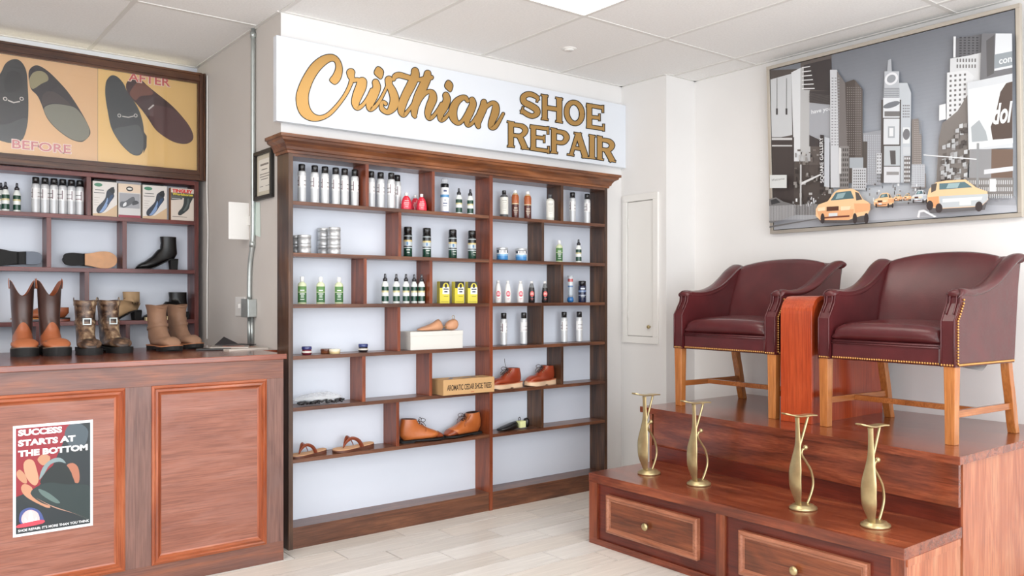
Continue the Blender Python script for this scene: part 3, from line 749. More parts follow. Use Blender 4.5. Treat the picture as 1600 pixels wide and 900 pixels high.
# ================================================================= ARMCHAIRS
def curve_at(pts, n=6): return crom(pts, n)
def make_chair(name, label):
    """front towards -x, origin on the deck under the front edge centre; y = width"""
    t = thing(name, label, 'armchair')
    HW, AT = .335, .072
    LEG = .33
    # arm: side profile (x, z)
    front = [(0, LEG), (0, .42), (.0, .525), (.022, .555), (.052, .60), (.056, .63), (.058, .645)]
    topc = crom([(.058, .645), (.085, .655), (.16, .652), (.26, .662), (.36, .69), (.45, .735), (.53, .785), (.60, .815), (.632, .808)], 4)
    prof = front + topc[1:] + [(.625, .74), (.60, .55), (.575, LEG)]
    for sgn in (-1, 1):
        y0, y1 = sgn * (HW - AT), sgn * HW
        if y0 > y1: y0, y1 = y1, y0
        arm = MB().prism(prof, y0 + .004, y1 - .004, 'y').build('armrest', M['burg'], t, .014, 3)
        # padded roll along the top
        cy = sgn * (HW - AT / 2)
        tc = [(.050, cy, .630), (.056, cy, .637), (.070, cy, .642)] + [(x, cy + sgn * (.004 + .014 * min(1, max(0, x - .3) * 3)), z - .012) for x, z in topc[2:]]
        rw = [.020, .033, .037] + [.038 + .009 * min(1, max(0, x - .2) * 3) for x, z in topc[2:]]
        MB().tube(tc, rw, 18, ry=[.010, .018, .021] + [.022] * (len(tc) - 3)).build('arm_pad', M['burg'], arm)
        wl = MB()
        for off in (.008, AT - .008):
            wl.tube([(x - .003, sgn * (HW - off), z) for x, z in front[:-1] + [(.060, .645)]], .0032, 6)
        pth = crom([(.016, sgn * (HW - .020), .555), (.046, sgn * (HW - .022), .600), (.050, sgn * (HW - .022), .632), (.056, sgn * (HW - .028), .650), (.060, cy, .656),
                    (.056, sgn * (HW - AT + .028), .650), (.050, sgn * (HW - AT + .022), .632), (.046, sgn * (HW - AT + .022), .600), (.016, sgn * (HW - AT + .020), .555)], 3)
        wl.tube(pth, .0034, 6)
        wl.build('welt', M['burg'], arm)
        nl = MB()
        def nail(x, y, z, nx=0, ny=0):
            nl.x = Matrix.Translation((x, y, z)) @ Matrix.Rotation(0, 4, 'Z')
            r = .0052
            nl.lathe([(r * .5, -r), (r, -r * .3), (r, r * .3), (r * .5, r)], 6)
        s = 0
        pf = [(.018, .345)] + [(x + .018, z) for x, z in front[1:6]]
        for a, b in zip(pf, pf[1:]):
            d = math.dist(a, b); k = max(1, int(d / .0115))
            for i in range(k): nail(a[0] + (b[0] - a[0]) * i / k, sgn * (HW - .001), a[1] + (b[1] - a[1]) * i / k)
        for i in range(47): nail(.03 + i * .0115, sgn * (HW - .001), .339 + i * .0)
        for i in range(5): nail(-.002, sgn * (HW - .014 - i * .012), .338)
        nl.x = Matrix.Identity(4)
        o = nl.build('nail_trim', M['nail'], arm); o['kind'] = 'stuff'
    iw = HW - AT
    # apron
    ap = MB().box(.010, .55, -iw, iw, LEG, .425).build('seat_rail', M['burg'], t, .008, 2)
    wl = MB(); wl.tube([(.008, -iw, .408), (.006, 0, .408), (.008, iw, .408)], .004, 6)
    wl.tube([(.008, -iw, .418), (.006, 0, .418), (.008, iw, .418)], .0035, 6)
    wl.build('welt', M['burg'], ap)
    nl = MB()
    for i in range(44):
        nl.x = Matrix.Translation((.008, -iw + .008 + i * (2 * iw - .016) / 43, .340)); r = .0052
        nl.lathe([(r * .5, -r), (r, -r * .3), (r, r * .3), (r * .5, r)], 6)
    o = nl.build('nail_trim', M['nail'], ap); o['kind'] = 'stuff'
    # cushion: rounded front, crowned top
    rings = []
    for k in range(25):
        f = -1 + 2 * k / 24; y = f * (iw - .002)
        e = 1 - abs(f) ** 10 * .5
        cr = .018 * (1 - f * f)
        ring = [(.545, y, .424), (.545, y, .49 + cr * .3)]
        ring += [(.40, y, .50 + cr * e), (.25, y, .505 + cr * e), (.12, y, .50 + cr * e)]
        for q in range(7):
            a = PI / 2 * q / 6
            ring.append((.050 - .052 * math.sin(a) * e - .004 * (1 - f * f), y, .452 + (.046 + cr * .6) * math.cos(a) * e))
        ring += [(.004 - .004 * (1 - f * f), y, .438), (.02, y, .424)]
        rings.append(ring)
    MB().loft(rings).build('seat_cushion', M['burg'], t)
    # inside back: leaning, slightly hollow, crowned top
    rings = []
    for k in range(29):
        f = -1 + 2 * k / 28; y = f * (iw + .012)
        top = .812 + .036 * (1 - abs(f) ** 2.4) - (.02 if abs(f) > .97 else 0)
        bow = .028 * f * f
        th = .10
        ring = []
        for z in (.46, .52, .60, .68, .75): ring.append((.455 + (z - .46) * .34 - bow - .014 * math.sin(PI * min(1, (z - .46) / .3)), y, z if z < top - .05 else top - .05))
        xt = .455 + (top - .46) * .34 - bow
        ring += [(xt - .004, y, top - .03), (xt + .012, y, top - .008), (xt + .035, y, top), (xt + .06, y, top - .004), (xt + .075, y, top - .03), (.60, y, .60), (.572, y, .46)]
        rings.append(ring)
    bk = MB().loft(rings).build('backrest', M['burg'], t)
    # outside back
    rings = []
    for k in range(13):
        f = -1 + 2 * k / 12; y = f * (HW - .01)
        top = .80 + .034 * (1 - abs(f) ** 2.4)
        rings.append([(.56, y, LEG), (.578, y, LEG), (.607, y, .56), (.64, y, .72), (.655, y, top - .02), (.645, y, top), (.62, y, top), (.60, y, .7), (.575, y, .55)])
    MB().loft(rings).build('outer_back', M['burg'], t)
    # legs
    for sgn in (-1, 1):
        y = sgn * (HW - .031)
        mb = MB(); hw = .024
        rings = []
        for z, s_ in ((0, .021), (.17, .0225), (LEG + .02, .025)):
            rings.append([(.027 - s_, y - s_, z), (.027 + s_, y - s_, z), (.027 + s_, y + s_, z), (.027 - s_, y + s_, z)])
        mb.loft(rings, smooth=False).build('leg', M['oak'], t, .0025)
        mb = MB(); rings = []
        for z, x in ((0, .635), (.06, .617), (.13, .604), (.19, .590), (.25, .573), (.30, .562), (LEG + .01, .556)):
            s_ = .019
            rings.append([(x - s_ - .003, y - s_, z), (x + s_, y - s_, z), (x + s_, y + s_, z), (x - s_ - .003, y + s_, z)])
        mb.loft(rings, smooth=False).build('leg', M['oak'], t, .0025)
        bx(.046, .590, y - .0095, y + .0095, .112, .142, 'stretcher', M['oak_y'], t, .002)
    bx(.27, .295, -HW + .041, HW - .041, .114, .140, 'stretcher', M['oak_y'], t, .002)
    return t
ch = make_chair('armchair', 'burgundy leather armchair at the right end of the platform')
ch.location = (3.642, 1.928, .648); ch.rotation_euler = (0, 0, R(-3.5)); ch.scale = (.90, 1.0, 1.0)
ch2 = copy_tree(ch)
ch2.location = (3.700, 2.862, .648); ch2.scale = (.92, 1.055, 1.0); ch2.rotation_euler = (0, 0, R(-2.0)); ch2['label'] = 'burgundy leather armchair at the left, wall-corner end of the platform'
for c in (ch, ch2): c['group'] = 'burgundy armchairs on the platform'
for c in (ch,):
    # torn dust cover hanging under the right chair
    MB().add([(.12, -.30, .325), (.30, -.31, .30), (.42, -.28, .322), (.28, -.20, .327)], [(0, 1, 3), (1, 2, 3)]).build('torn_dust_cover', M['white'], c)['label'] = 'white torn dust cover hanging under the seat'

# ================================================================= BRASS FOOTRESTS
def make_stand():
    t = thing('shoe_footrest', 'x', 'footrest')
    MB().lathe([(.060, 0), (.063, .004), (.061, .010), (.051, .014), (.048, .019), (.040, .022), (.012, .023)], 30, sx=1.0, sy=.9).build('base', M['brass'], t)
    # flat blade swelling below the middle, its face towards the shop
    st = crom([(.020, -.028, .016), (.045, -.036, .021), (.09, -.048, .033), (.135, -.052, .035), (.18, -.050, .034), (.23, -.042, .025), (.28, -.034, .017), (.33, -.034, .013), (.375, -.036, .012), (.402, -.038, .013)], 4)
    rings = []
    for z, x, hw in st:
        th = .0035
        rings.append([(x + th * math.sin(a) + .003 * (math.cos(a) ** 2) * (hw / .04), hw * math.cos(a), z) for a in [2 * PI * k / 14 for k in range(14)]])
    MB().loft(rings).build('blade', M['brass'], t)
    MB().tube(crom([(.024, 0, .020), (.040, .0, .045), (.058, .0, .085), (.060, .0, .12), (.046, .0, .165), (.016, .0, .205), (-.008, .0, .235), (-.006, .0, .255), (.010, .0, .262)], 4), .0055, 8, up=(0, 1, 0)).build('rod', M['brass'], t)
    mb = MB(); mb.lathe([(.003, -.011), (.009, -.007), (.0115, 0), (.009, .007), (.003, .011)], 12, cx=.014, cy=.0, z0=.266)
    mb.build('finial', M['brass'], t)
    MB().tube(crom([(-.030, 0, .235), (-.020, 0, .275), (-.002, 0, .32), (.016, 0, .365), (.030, 0, .402)], 4), .0055, 8, up=(0, 1, 0)).build('upper_rod', M['brass'], t)
    # sole-shaped plate, toe end turned up
    rings = []
    for x, hw, z in [(-.118, .012, .421), (-.106, .024, .417), (-.072, .030, .409), (-.038, .026, .404), (-.005, .020, .403), (.035, .023, .404), (.062, .024, .402), (.073, .014, .401)]:
        rings.append([(x, -hw, z + .0), (x, hw, z), (x, hw, z + .006), (x, -hw, z + .006)])
    MB().loft(rings, smooth=False).build('sole_plate', M['brass'], t, .0015)
    return t
stand = make_stand()
for i, (x, y, rz, s, lb) in enumerate([(3.209, 2.942, 2, 1.0, 'brass shoe footrest nearest the tall shelf unit on the lower step'),
                                    (3.215, 2.622, -4, .98, 'second brass shoe footrest from the shelf unit, in front of the left armchair'),
                                    (3.200, 2.044, -10, .99, 'third brass shoe footrest from the shelf unit, in front of the cherry console'),
                                    (3.186, 1.712, -3, .985, 'brass shoe footrest at the far right end of the lower step')]):
    o = stand if i == 0 else copy_tree(stand)
    o.location = (x, y, .362); o.rotation_euler = (0, 0, R(rz)); o.scale = (s, s, s); o['label'] = lb; o['group'] = 'brass footrests on the lower step'

# ================================================================= BIG PICTURE
pic = thing('framed_picture', 'large framed grey city street photograph with yellow taxis above the armchairs', 'picture', (4.49, 2.37, 1.67))
PT = {'TL': Vector((4.440, 3.083, 2.702)), 'TR': Vector((4.440, 1.668, 2.690)), 'BL': Vector((4.493, 3.092, 1.668)), 'BR': Vector((4.493, 1.659, 1.668))}
U = (PT['BR'] - PT['BL']); V = (PT['TL'] - PT['BL']); U.normalize(); V.normalize(); Nn = V.cross(U).normalized()
if Nn.x > 0: Nn = -Nn
Wd = (PT['BR'] - PT['BL']).length; Hg = (PT['TL'] - PT['BL']).length
Og = PT['BL']
def F(a, b, c): return tuple(Og + U * a + V * b + Nn * c)      # a right, b up, c towards the room
def fbox(mb, a0, a1, b0, b1, c0, c1):
    v = [F(a, b, c) for a in (a0, a1) for b in (b0, b1) for c in (c0, c1)]
    mb.add(v, [(0, 1, 3, 2), (4, 6, 7, 5), (0, 4, 5, 1), (2, 3, 7, 6), (0, 2, 6, 4), (1, 5, 7, 3)]); return mb
def Q(o): return local(pic, o)
fw = .021
for a0, a1, b0, b1 in ((0, Wd, 0, fw), (0, Wd, Hg - fw, Hg), (0, fw, fw, Hg - fw), (Wd - fw, Wd, fw, Hg - fw)):
    Q(fbox(MB(), a0, a1, b0, b1, -.012, .016).build('frame_bar', M['alum'], pic, .0015))
Q(fbox(MB(), fw, Wd - fw, fw, Hg - fw, -.012, .002).build('backing', M['black'], pic))
fi = fw + .004
pr = Print(F(fi, fi, .0032), U * (Wd - 2 * fi), V * (Hg - 2 * fi), Nn); pr.step = .00015
hp = homog([(1201.8, 113.2), (1578.5, 22), (1587.7, 333.6), (1207.7, 360.2)])
q8 = lambda x, y: hp(1190 + x * .3556, 60 + y * .3556)
q6 = lambda x, y: hp(940 + x * .42226, y * .42226)
PG = lambda pts, col, n=0, q=q8: pr.poly([tuple(min(1, max(0, c)) for c in p) for p in (crom([q(*p) for p in pts], n, True) if n else [q(*p) for p in pts])], col)
def BR(x0, y0, x1, y1, col, q=q8):
    PG([(x0, y0), (x1, y0), (x1, y1), (x0, y1)], col, 0, q)
def wins(x0, y0, x1, y1, nx, ny, col, fx=.5, fy=.5, q=q8, sk=0.):
    rs = []; vs = []; fs = []; pr.k += 1
    for i in range(nx):
        for j in range(ny):
            a = x0 + (x1 - x0) * (i + .5 - fx / 2) / nx; b = a + (x1 - x0) * fx / nx
            c = y0 + (y1 - y0) * (j + .5 - fy / 2) / ny; d = c + (y1 - y0) * fy / ny
            n = len(vs); vs += [pr.P(tuple(min(1, max(0, k)) for k in q(*p))) for p in ((a, c + sk * (a - x0)), (b, c + sk * (b - x0)), (b, d + sk * (b - x0)), (a, d + sk * (a - x0)))]; fs.append((n, n + 1, n + 2, n + 3))
    pr.mb.add(vs, fs, srgb(col))
rd = random.Random(3)
# sky
sky = [(0, (206, 212, 218)), (.25, (188, 194, 202)), (.5, (160, 165, 174)), (.75, (136, 140, 148)), (1.0, (118, 121, 128))]
for (a, ca), (b, cb) in zip(sky, sky[1:]):
    for s in range(12):
        t = s / 12; z0_ = a + (b - a) * t; z1_ = a + (b - a) * (s + 1) / 12
        pr.rects([(0, z0_, 1, z1_)], tuple(ca[i] + (cb[i] - ca[i]) * (t + .04) for i in range(3)))
# street
PG([(50, 845), (50, 770), (420, 735), (700, 725), (1110, 700), (1120, 768)], (172, 174, 180))
PG([(500, 745), (760, 735), (1118, 740), (1120, 768), (400, 808)], (190, 193, 200))
# left facades
BR(30, 140, 300, 780, (84, 76, 72)); BR(165, 80, 300, 560, (98, 90, 86))
PG([(34, 190), (125, 165), (130, 430), (38, 448)], (204, 206, 208)); PG([(125, 160), (165, 140), (165, 545), (138, 545)], (222, 224, 226))
PG([(165, 140), (205, 130), (210, 545), (165, 545)], (190, 190, 190)); BR(36, 440, 138, 780, (70, 62, 60)); BR(40, 442, 130, 452, (206, 206, 206)); BR(38, 474, 130, 480, (206, 206, 206))
for x in (62, 104): BR(x, 185, x + 2, 330, (70, 66, 66)); BR(x - 3, 315, x + 5, 342, (70, 66, 66))
BR(205, 240, 310, 480, (70, 64, 64)); PG([(205, 290), (300, 300), (320, 330), (320, 430), (290, 470), (205, 430)], (168, 170, 176)); PG([(180, 128), (300, 100), (305, 240), (180, 235)], (66, 60, 60))
for k in range(6): PG([(172, 138 + k * 18), (208 + k * 4, 132 + k * 19), (208 + k * 4, 136 + k * 19), (172, 142 + k * 18)], (230, 230, 230))
pr.text('have you', q8(214, 0)[0] if 0 else q8(214, 338)[0], q8(214, 345)[1], q8(302, 340)[0], q8(214, 322)[1], (232, 234, 236), .02)
for k_ in range(70):
    a, b = rd.uniform(140, 350), rd.uniform(490, 690); w_, h_ = rd.uniform(3, 16), rd.uniform(3, 22)
    PG([(a, b), (a + w_, b), (a + w_, b + h_), (a, b + h_)], rd.choice([(150, 146, 142), (110, 102, 98), (60, 54, 52), (190, 188, 186), (128, 120, 114)]))
for k_ in range(9): PG([(208, 250 + k_ * 4.5), (305, 262 + k_ * 4.5), (305, 263.5 + k_ * 4.5), (208, 251.5 + k_ * 4.5)], (104, 98, 96))
PG([(258, 430), (275, 432), (275, 655), (258, 655)], (60, 54, 54)); PG([(277, 440), (300, 445), (300, 660), (277, 655)], (196, 200, 206))
pr.k += 1; vs_, fs_ = text_faces('SQUARE GALLERY', .01)
a_, b_ = q8(260, 640), q8(273, 440)
pr.mb.add([pr.P((a_[0] + (b_[0] - a_[0]) * (1 - y), a_[1] + (b_[1] - a_[1]) * x)) for x, y in vs_], fs_, srgb(232, 232, 232))
PG([(300, 150), (330, 150), (345, 190), (345, 660), (305, 660)], (206, 208, 212)); PG([(330, 155), (372, 215), (382, 660), (345, 660)], (120, 114, 112)); wins(305, 180, 344, 480, 3, 24, (150, 150, 154), .6, .4)
PG([(366, 205), (405, 192), (442, 235), (446, 640), (382, 640)], (82, 74, 70)); PG([(410, 195), (442, 235), (446, 640), (412, 640)], (100, 92, 88)); wins(372, 222, 438, 520, 7, 30, (136, 130, 128), .5, .4)
PG([(446, 425), (525, 410), (530, 650), (446, 650)], (156, 158, 164)); wins(450, 430, 525, 645, 9, 28, (190, 194, 200), .55, .5); BR(446, 460, 465, 640, (86, 80, 76))
BR(388, 530, 448, 575, (170, 176, 182)); BR(400, 575, 462, 670, (198, 200, 204)); wins(404, 580, 460, 665, 6, 7, (100, 98, 98))
BR(345, 480, 385, 670, (140, 136, 134)); wins(347, 485, 384, 660, 4, 8, (80, 76, 74), .6, .6); PG([(342, 485), (352, 490), (352, 600), (342, 600)], (220, 220, 220))
# central tower
PG([(553, 110), (566, 104), (570, 160), (550, 160)], (176, 180, 186)); BR(538, 158, 602, 232, (190, 194, 200)); pr.ell(*q8(568, 190), .027, .034, (232, 234, 238), 20); pr.ell(*q8(568, 190), .018, .022, (150, 154, 160), 16)
PG([(602, 208), (638, 208), (655, 250), (656, 640), (606, 640)], (196, 202, 208)); wins(618, 300, 650, 360, 4, 5, (120, 120, 124), .6, .5); BR(535, 230, 604, 275, (150, 154, 160)); wins(538, 234, 602, 272, 12, 4, (196, 200, 206), .6, .5)
BR(526, 280, 612, 640, (84, 78, 76)); BR(534, 272, 606, 358, (222, 226, 230)); pr.ell(*q8(570, 302), .034, .016, (120, 124, 130), 18, .15); BR(540, 330, 606, 352, (120, 118, 118))
BR(537, 362, 606, 474, (216, 220, 224)); BR(556, 395, 586, 445, (170, 176, 182)); BR(562, 402, 580, 438, (228, 230, 232)); BR(540, 480, 610, 566, (190, 196, 200)); PG([(565, 500), (590, 500), (592, 560), (570, 560)], (92, 88, 88)); BR(540, 570, 610, 640, (214, 216, 220)); BR(552, 592, 606, 606, (150, 148, 148))
BR(622, 400, 652, 470, (226, 230, 232)); pr.ell(*q8(637, 430), .014, .03, (120, 120, 124), 14); BR(622, 485, 656, 520, (206, 210, 214)); BR(628, 525, 656, 640, (120, 114, 112)); wins(628, 525, 656, 640, 3, 6, (220, 222, 224), .6, .5); BR(508, 510, 530, 600, (206, 208, 212)); wins(508, 510, 530, 640, 2, 9, (130, 130, 132))
PG([(660, 365), (690, 362), (694, 430), (704, 430), (706, 600), (724, 600), (726, 665), (664, 665)], (136, 128, 124)); wins(670, 370, 704, 560, 5, 22, (176, 170, 166), .5, .4); BR(662, 560, 720, 660, (196, 200, 206)); wins(662, 560, 720, 660, 8, 12, (150, 150, 154), .4, .6)
# right facades
PG([(842, 20), (962, 0), (985, 0), (960, 170), (850, 110)], (104, 104, 108)); wins(860, 10, 950, 100, 5, 8, (66, 66, 70), .55, .5)
BR(838, 10, 848, 100, (230, 232, 234)); PG([(825, 105), (905, 92), (958, 80), (955, 200), (905, 440), (822, 400)], (214, 216, 218)); PG([(812, 165), (900, 155), (930, 180), (880, 330), (850, 500), (812, 520)], (222, 224, 226))
wins(818, 170, 900, 360, 4, 9, (110, 108, 108), .45, .45, sk=-.1); wins(850, 100, 940, 150, 7, 2, (120, 118, 118), .5, .6)
PG([(780, 305), (808, 298), (810, 365), (780, 372)], (228, 230, 232)); PG([(775, 560), (780, 450), (795, 380), (812, 370), (860, 330), (915, 240), (920, 500), (900, 640), (770, 660)], (128, 122, 118))
for k in range(90):
    a = rd.uniform(780, 900); b = rd.uniform(380, 650)
    if b < 700 - (a - 770) * 2.6 - 0 and b < 380 + max(0, 860 - a) * 1.2: continue; w_, h_ = rd.uniform(4, 18), rd.uniform(5, 26)
    PG([(a, b), (a + w_, b - w_ * .3), (a + w_, b + h_), (a, b + h_)], rd.choice([(204, 206, 208), (160, 158, 158), (84, 78, 76), (104, 98, 94), (150, 146, 144), (186, 188, 190)]))
PG([(965, 0), (1100, 0), (1105, 190), (1000, 195), (960, 200)], (116, 116, 120)); PG([(985, 30), (1020, 5), (1020, 170), (990, 185)], (92, 90, 92)); PG([(1025, 0), (1098, 0), (1100, 145), (1022, 160)], (222, 226, 230)); PG([(1022, 90), (1100, 75), (1100, 135), (1022, 150)], (150, 158, 164))
pr.text('con', *q8(1042, 132), *q8(1097, 100), (226, 230, 232), .02)
PG([(905, 210), (1105, 170), (1108, 490), (915, 500)], (212, 216, 220)); PG([(912, 238), (1103, 205), (1106, 450), (920, 468)], (228, 232, 234))
PG([(1050, 250), (1075, 212), (1103, 205), (1106, 450), (1020, 455), (1010, 400), (1030, 350)], (88, 74, 68), 0); PG([(925, 400), (960, 370), (990, 420), (1000, 460), (930, 465)], (170, 176, 180))
pr.text('idol', q8(1003, 390)[0], q8(1003, 395)[1], q8(1105, 330)[0], q8(1003, 305)[1], (236, 238, 240), .03, .3)
PG([(915, 468), (1108, 448), (1110, 470), (918, 498)], (224, 226, 228)); BR(960, 496, 1110, 620, (118, 98, 86)); BR(920, 496, 1016, 640, (150, 150, 152)); PG([(985, 585), (1112, 570), (1112, 590), (985, 605)], (216, 218, 222))
BR(905, 620, 1115, 700, (130, 126, 124)); wins(905, 625, 1112, 715, 22, 3, (206, 208, 210), .45, .6); BR(1010, 625, 1038, 680, (230, 232, 232))
PG([(720, 518), (960, 538), (960, 543), (720, 522)], (232, 234, 236)); BR(952, 470, 962, 690, (150, 152, 154)); PG([(180, 640), (272, 600), (272, 606), (185, 650)], (216, 216, 216)); BR(180, 560, 187, 740, (190, 190, 190))
# sign board on the left (plain), crowd, parked car, fence
BR(48, 605, 122, 662, (214, 216, 214)); pr.text('Welcome', *q8(56, 632), *q8(112, 616), (110, 110, 110), 0, .2)
rs = 0
for k in range(120):
    a = rd.uniform(130, 900); b = rd.uniform(640, 725) if a > 450 else rd.uniform(700, 745)
    if 260 < a < 500 and b > 690: continue
    BR(a, b, a + rd.uniform(3, 9), b + rd.uniform(5, 16), rd.choice([(226, 228, 230), (190, 192, 196), (90, 84, 82), (140, 138, 138), (60, 56, 56)]))
PG([(50, 710), (80, 702), (110, 720), (160, 735), (165, 780), (60, 815), (50, 812)], (120, 118, 118), 0); PG([(56, 715), (80, 708), (100, 725), (60, 735)], (60, 60, 62))
wins(50, 740, 262, 805, 44, 1, (214, 214, 216), .3, 1.0, sk=-.04); PG([(52, 836), (300, 792), (300, 788), (52, 828)], (110, 108, 108))
def taxi(x, y, sx, sy, body=(246, 204, 156), low=(238, 178, 130), flip=False):
    q = lambda a, b: ((x + (1 - a if flip else a) * sx), y + b * sy)
    f = lambda pts, c, n=0: PG([q(*p) for p in pts], c, n)
    f([(.04, .9), (.96, .82), (.9, 1.02), (.1, 1.04)], (92, 88, 88))
    f([(0, .62), (.05, .48), (.22, .38), (.33, .12), (.42, .03), (.66, .0), (.78, .1), (.86, .32), (.97, .42), (1.0, .62), (.95, .78), (.75, .86), (.6, .95), (.08, .95), (0, .82)], body)
    f([(.27, .36), (.37, .12), (.64, .07), (.70, .3)], (84, 112, 118)); f([(.72, .1), (.78, .13), (.85, .33), (.74, .36)], (90, 84, 80)); f([(.4, .16), (.55, .12), (.5, .28), (.36, .32)], (150, 176, 180))
    f([(.02, .66), (.7, .62), (.68, .82), (.6, .95), (.08, .95)], low); f([(.7, .45), (1.0, .45), (.99, .66), (.72, .74)], low)
    f([(.2, .55), (.42, .53), (.42, .66), (.2, .68)], (92, 58, 44)); f([(.04, .58), (.17, .55), (.17, .66), (.04, .68)], (250, 226, 190)); f([(.46, .54), (.64, .53), (.62, .64), (.46, .66)], (250, 226, 190))
    f([(.24, .74), (.4, .73), (.4, .83), (.24, .84)], (226, 230, 232)); f([(.1, .86), (.62, .8), (.62, .85), (.1, .91)], (120, 66, 50))
    for cx in (.13, .72, .93): pr.ell(*q8(*q(cx, .9)), .0095 * sx / 240, .028 * sy / 145 * 1.1, (62, 54, 54), 12)
taxi(255, 665, 240, 145); taxi(510, 684, 90, 62); taxi(676, 672, 72, 55, (214, 218, 222), (190, 196, 202)); taxi(598, 690, 40, 30); taxi(640, 688, 38, 30)
# rear view taxi on the right
f = lambda pts, c, n=0: PG(pts, c, n)
f([(750, 745), (1010, 728), (1000, 760), (760, 775)], (104, 102, 104))
f([(748, 700), (755, 670), (785, 640), (830, 632), (915, 628), (960, 662), (1010, 680), (1015, 715), (985, 745), (800, 755), (765, 750), (748, 735)], (244, 204, 160))
f([(800, 645), (910, 638), (945, 662), (800, 672)], (96, 124, 132)); f([(840, 645), (890, 642), (880, 664), (830, 666)], (160, 186, 190)); f([(765, 650), (790, 643), (785, 675), (765, 685)], (92, 84, 80))
f([(800, 700), (1012, 690), (1014, 715), (985, 742), (805, 752)], (196, 202, 206)); f([(815, 712), (990, 702), (985, 716), (815, 728)], (226, 230, 232)); f([(890, 722), (940, 720), (940, 738), (890, 740)], (236, 236, 232)); f([(750, 705), (798, 700), (800, 745), (765, 748)], (232, 166, 116))
for p in ((800, 752), (760, 740), (975, 745)): pr.ell(*q8(*p), .013, .026, (66, 58, 58), 12)
f([(705, 790), (712, 762), (735, 758), (790, 788), (780, 792), (735, 768), (718, 770), (715, 795)], (232, 234, 236))
Q(pr.build('print', pic))
# ================================================================= THINGS ON THE WALLS
ap = thing('access_panel', 'white wall access panel with small brass knob to the right of the tall shelf unit', 'access panel', (XP, 3.94, .956))
ya, yb, za, zb = 3.777, 4.104, 0, 1.024
ya -= 3.94; yb -= 3.94
for a, b, c, d in ((ya, yb, za, .046), (ya, yb, zb - .046, zb), (ya, ya + .046, .046, zb - .046), (yb - .040, yb, .046, zb - .046)):
    bx(-.016, -.0005, a, b, c, d, 'frame_board', M['white'], ap, .002)
bx(-.0022, -.0005, ya + .046, yb - .040, .046, zb - .046, 'recess', plain('painted_gap_shade', (176, 172, 168), .7), ap)  # grey sheet paints in the shade of the gap around the door
d_ = bx(-.007, -.0023, ya + .051, yb - .045, .052, zb - .052, 'door', M['white'], ap, .001)
kb = MB(); kb.x = Matrix.Translation((-.006, ya + .075, .115)) @ Matrix.Rotation(R(-90), 4, 'Y')
kb.lathe([(.006, 0), (.005, .010), (.011, .014), (.013, .020), (.010, .026), (.004, .028)], 16); kb.build('knob', M['brass'], d_)
for z in (.16, .80): MB().tube([(-.008, yb - .048, z), (-.008, yb - .048, z + .06)], .004, 8).build('hinge', M['white'], d_)

cf = thing('framed_certificate', 'small black-framed certificate on the grey partition beside the shelf crown', 'certificate', (XW, 4.335, 1.80))
for a, b, c, d in ((-.124, .124, 0, .02), (-.124, .124, .242, .262), (-.124, -.104, .02, .242), (.104, .124, .02, .242)):
    bx(-.022, -.0005, a, b, c, d, 'frame_bar', M['black'], cf, .002)
bx(-.006, -.002, -.104, .104, .02, .242, 'mat_board', plain('cream_mat', (214, 206, 186), .7), cf)
pr = Print((-.0065, .082, .045), (0, -.164, 0), (0, 0, .172), (-1, 0, 0))
pr.rect(0, 0, 1, 1, (236, 232, 222)); pr.rects([(.15, .8, .85, .86), (.25, .66, .75, .69), (.1, .52, .9, .545), (.1, .44, .9, .465), (.2, .36, .8, .385), (.1, .14, .4, .16), (.6, .14, .9, .16)], (120, 116, 110))
pr.build('certificate_sheet', cf)

cd = thing('electrical_conduit', 'galvanised conduit pipe running down the grey partition from ceiling to counter', 'conduit', (XW - .016, 4.475, 1.0))
pt = [(0, 0, ZC - 1.0 - .002), (0, 0, 1.0), (0, 0, .66), (0, .012, .56), (0, .045, .46), (0, .055, .36), (0, .055, .262)]
MB().tube(crom(pt, 4), .0125, 12).build('pipe', M['galv'], cd)
MB().tube([(0, .050, .165), (0, .050, .002)], .0125, 12).build('pipe', M['galv'], cd)
MB().tube([(0.001, .018, .165), (0.001, .018, .002)], .008, 10).build('pipe', M['galv'], cd)
for z in (1.70, .55): MB().tube([(0, 0 if z > 1 else .012, z), (0, 0 if z > 1 else .008, z + .03)], .016, 12).build('coupling', M['galv'], cd)
jb = MB().box(-.035, .014, -.020, .078, .165, .262).build('junction_box', M['galv'], cd, .003)
bx(-.038, -.035, -.022, .080, .163, .264, 'box_cover', M['galv'], jb, .001)
sw = thing('light_switch', 'white switch plate beside the metal junction box on the partition', 'switch', (XW, 4.695, 1.165))
bx(-.009, -.0005, -.075, .075, 0, .110, 'plate', M['white'], sw, .002)
bx(-.022, -.009, -.010, .010, .044, .070, 'toggle', M['white'], sw, .001)
wc = thing('white_card', 'blank white card standing out from the partition behind the conduit', 'card', (XW, 4.575, 1.595))
MB().box(-.115, -.001, 0, .004, 0, .205).build('sheet', M['white'], wc)
bx(-.010, -.001, -.02, .02, .08, .13, 'clip', M['white'], wc)
gp = thing('paper_notice', 'small pale green and white paper hanging just right of the conduit', 'paper', (XW, 4.45, 1.60))
MB().loft([[(-.003, -.05, 0), (-.004, .05, .02)], [(-.002, -.045, .09), (-.006, .05, .10)], [(-.002, -.04, .19), (-.003, .045, .20)]], closed=False, caps=(False, False), col=srgb(222, 236, 228)).build('sheet', M['matte'], gp)
MB().loft([[(-.008, .02, .0), (-.009, .045, .01)], [(-.009, .030, .09), (-.010, .048, .10)]], closed=False, caps=(False, False), col=srgb(110, 190, 160)).build('green_strip', M['matte'], gp)
cbl = MB().tube(crom([(1.712, 5.27, 2.66), (1.710, 5.265, 2.4), (1.7105, 5.27, 2.1), (1.708, 5.262, 1.9), (1.711, 5.255, 1.7), (1.709, 5.262, 1.4), (1.711, 5.27, 1.1), (1.711, 5.27, 1.01)], 5), .0042, 8).build('power_cable', M['white'])
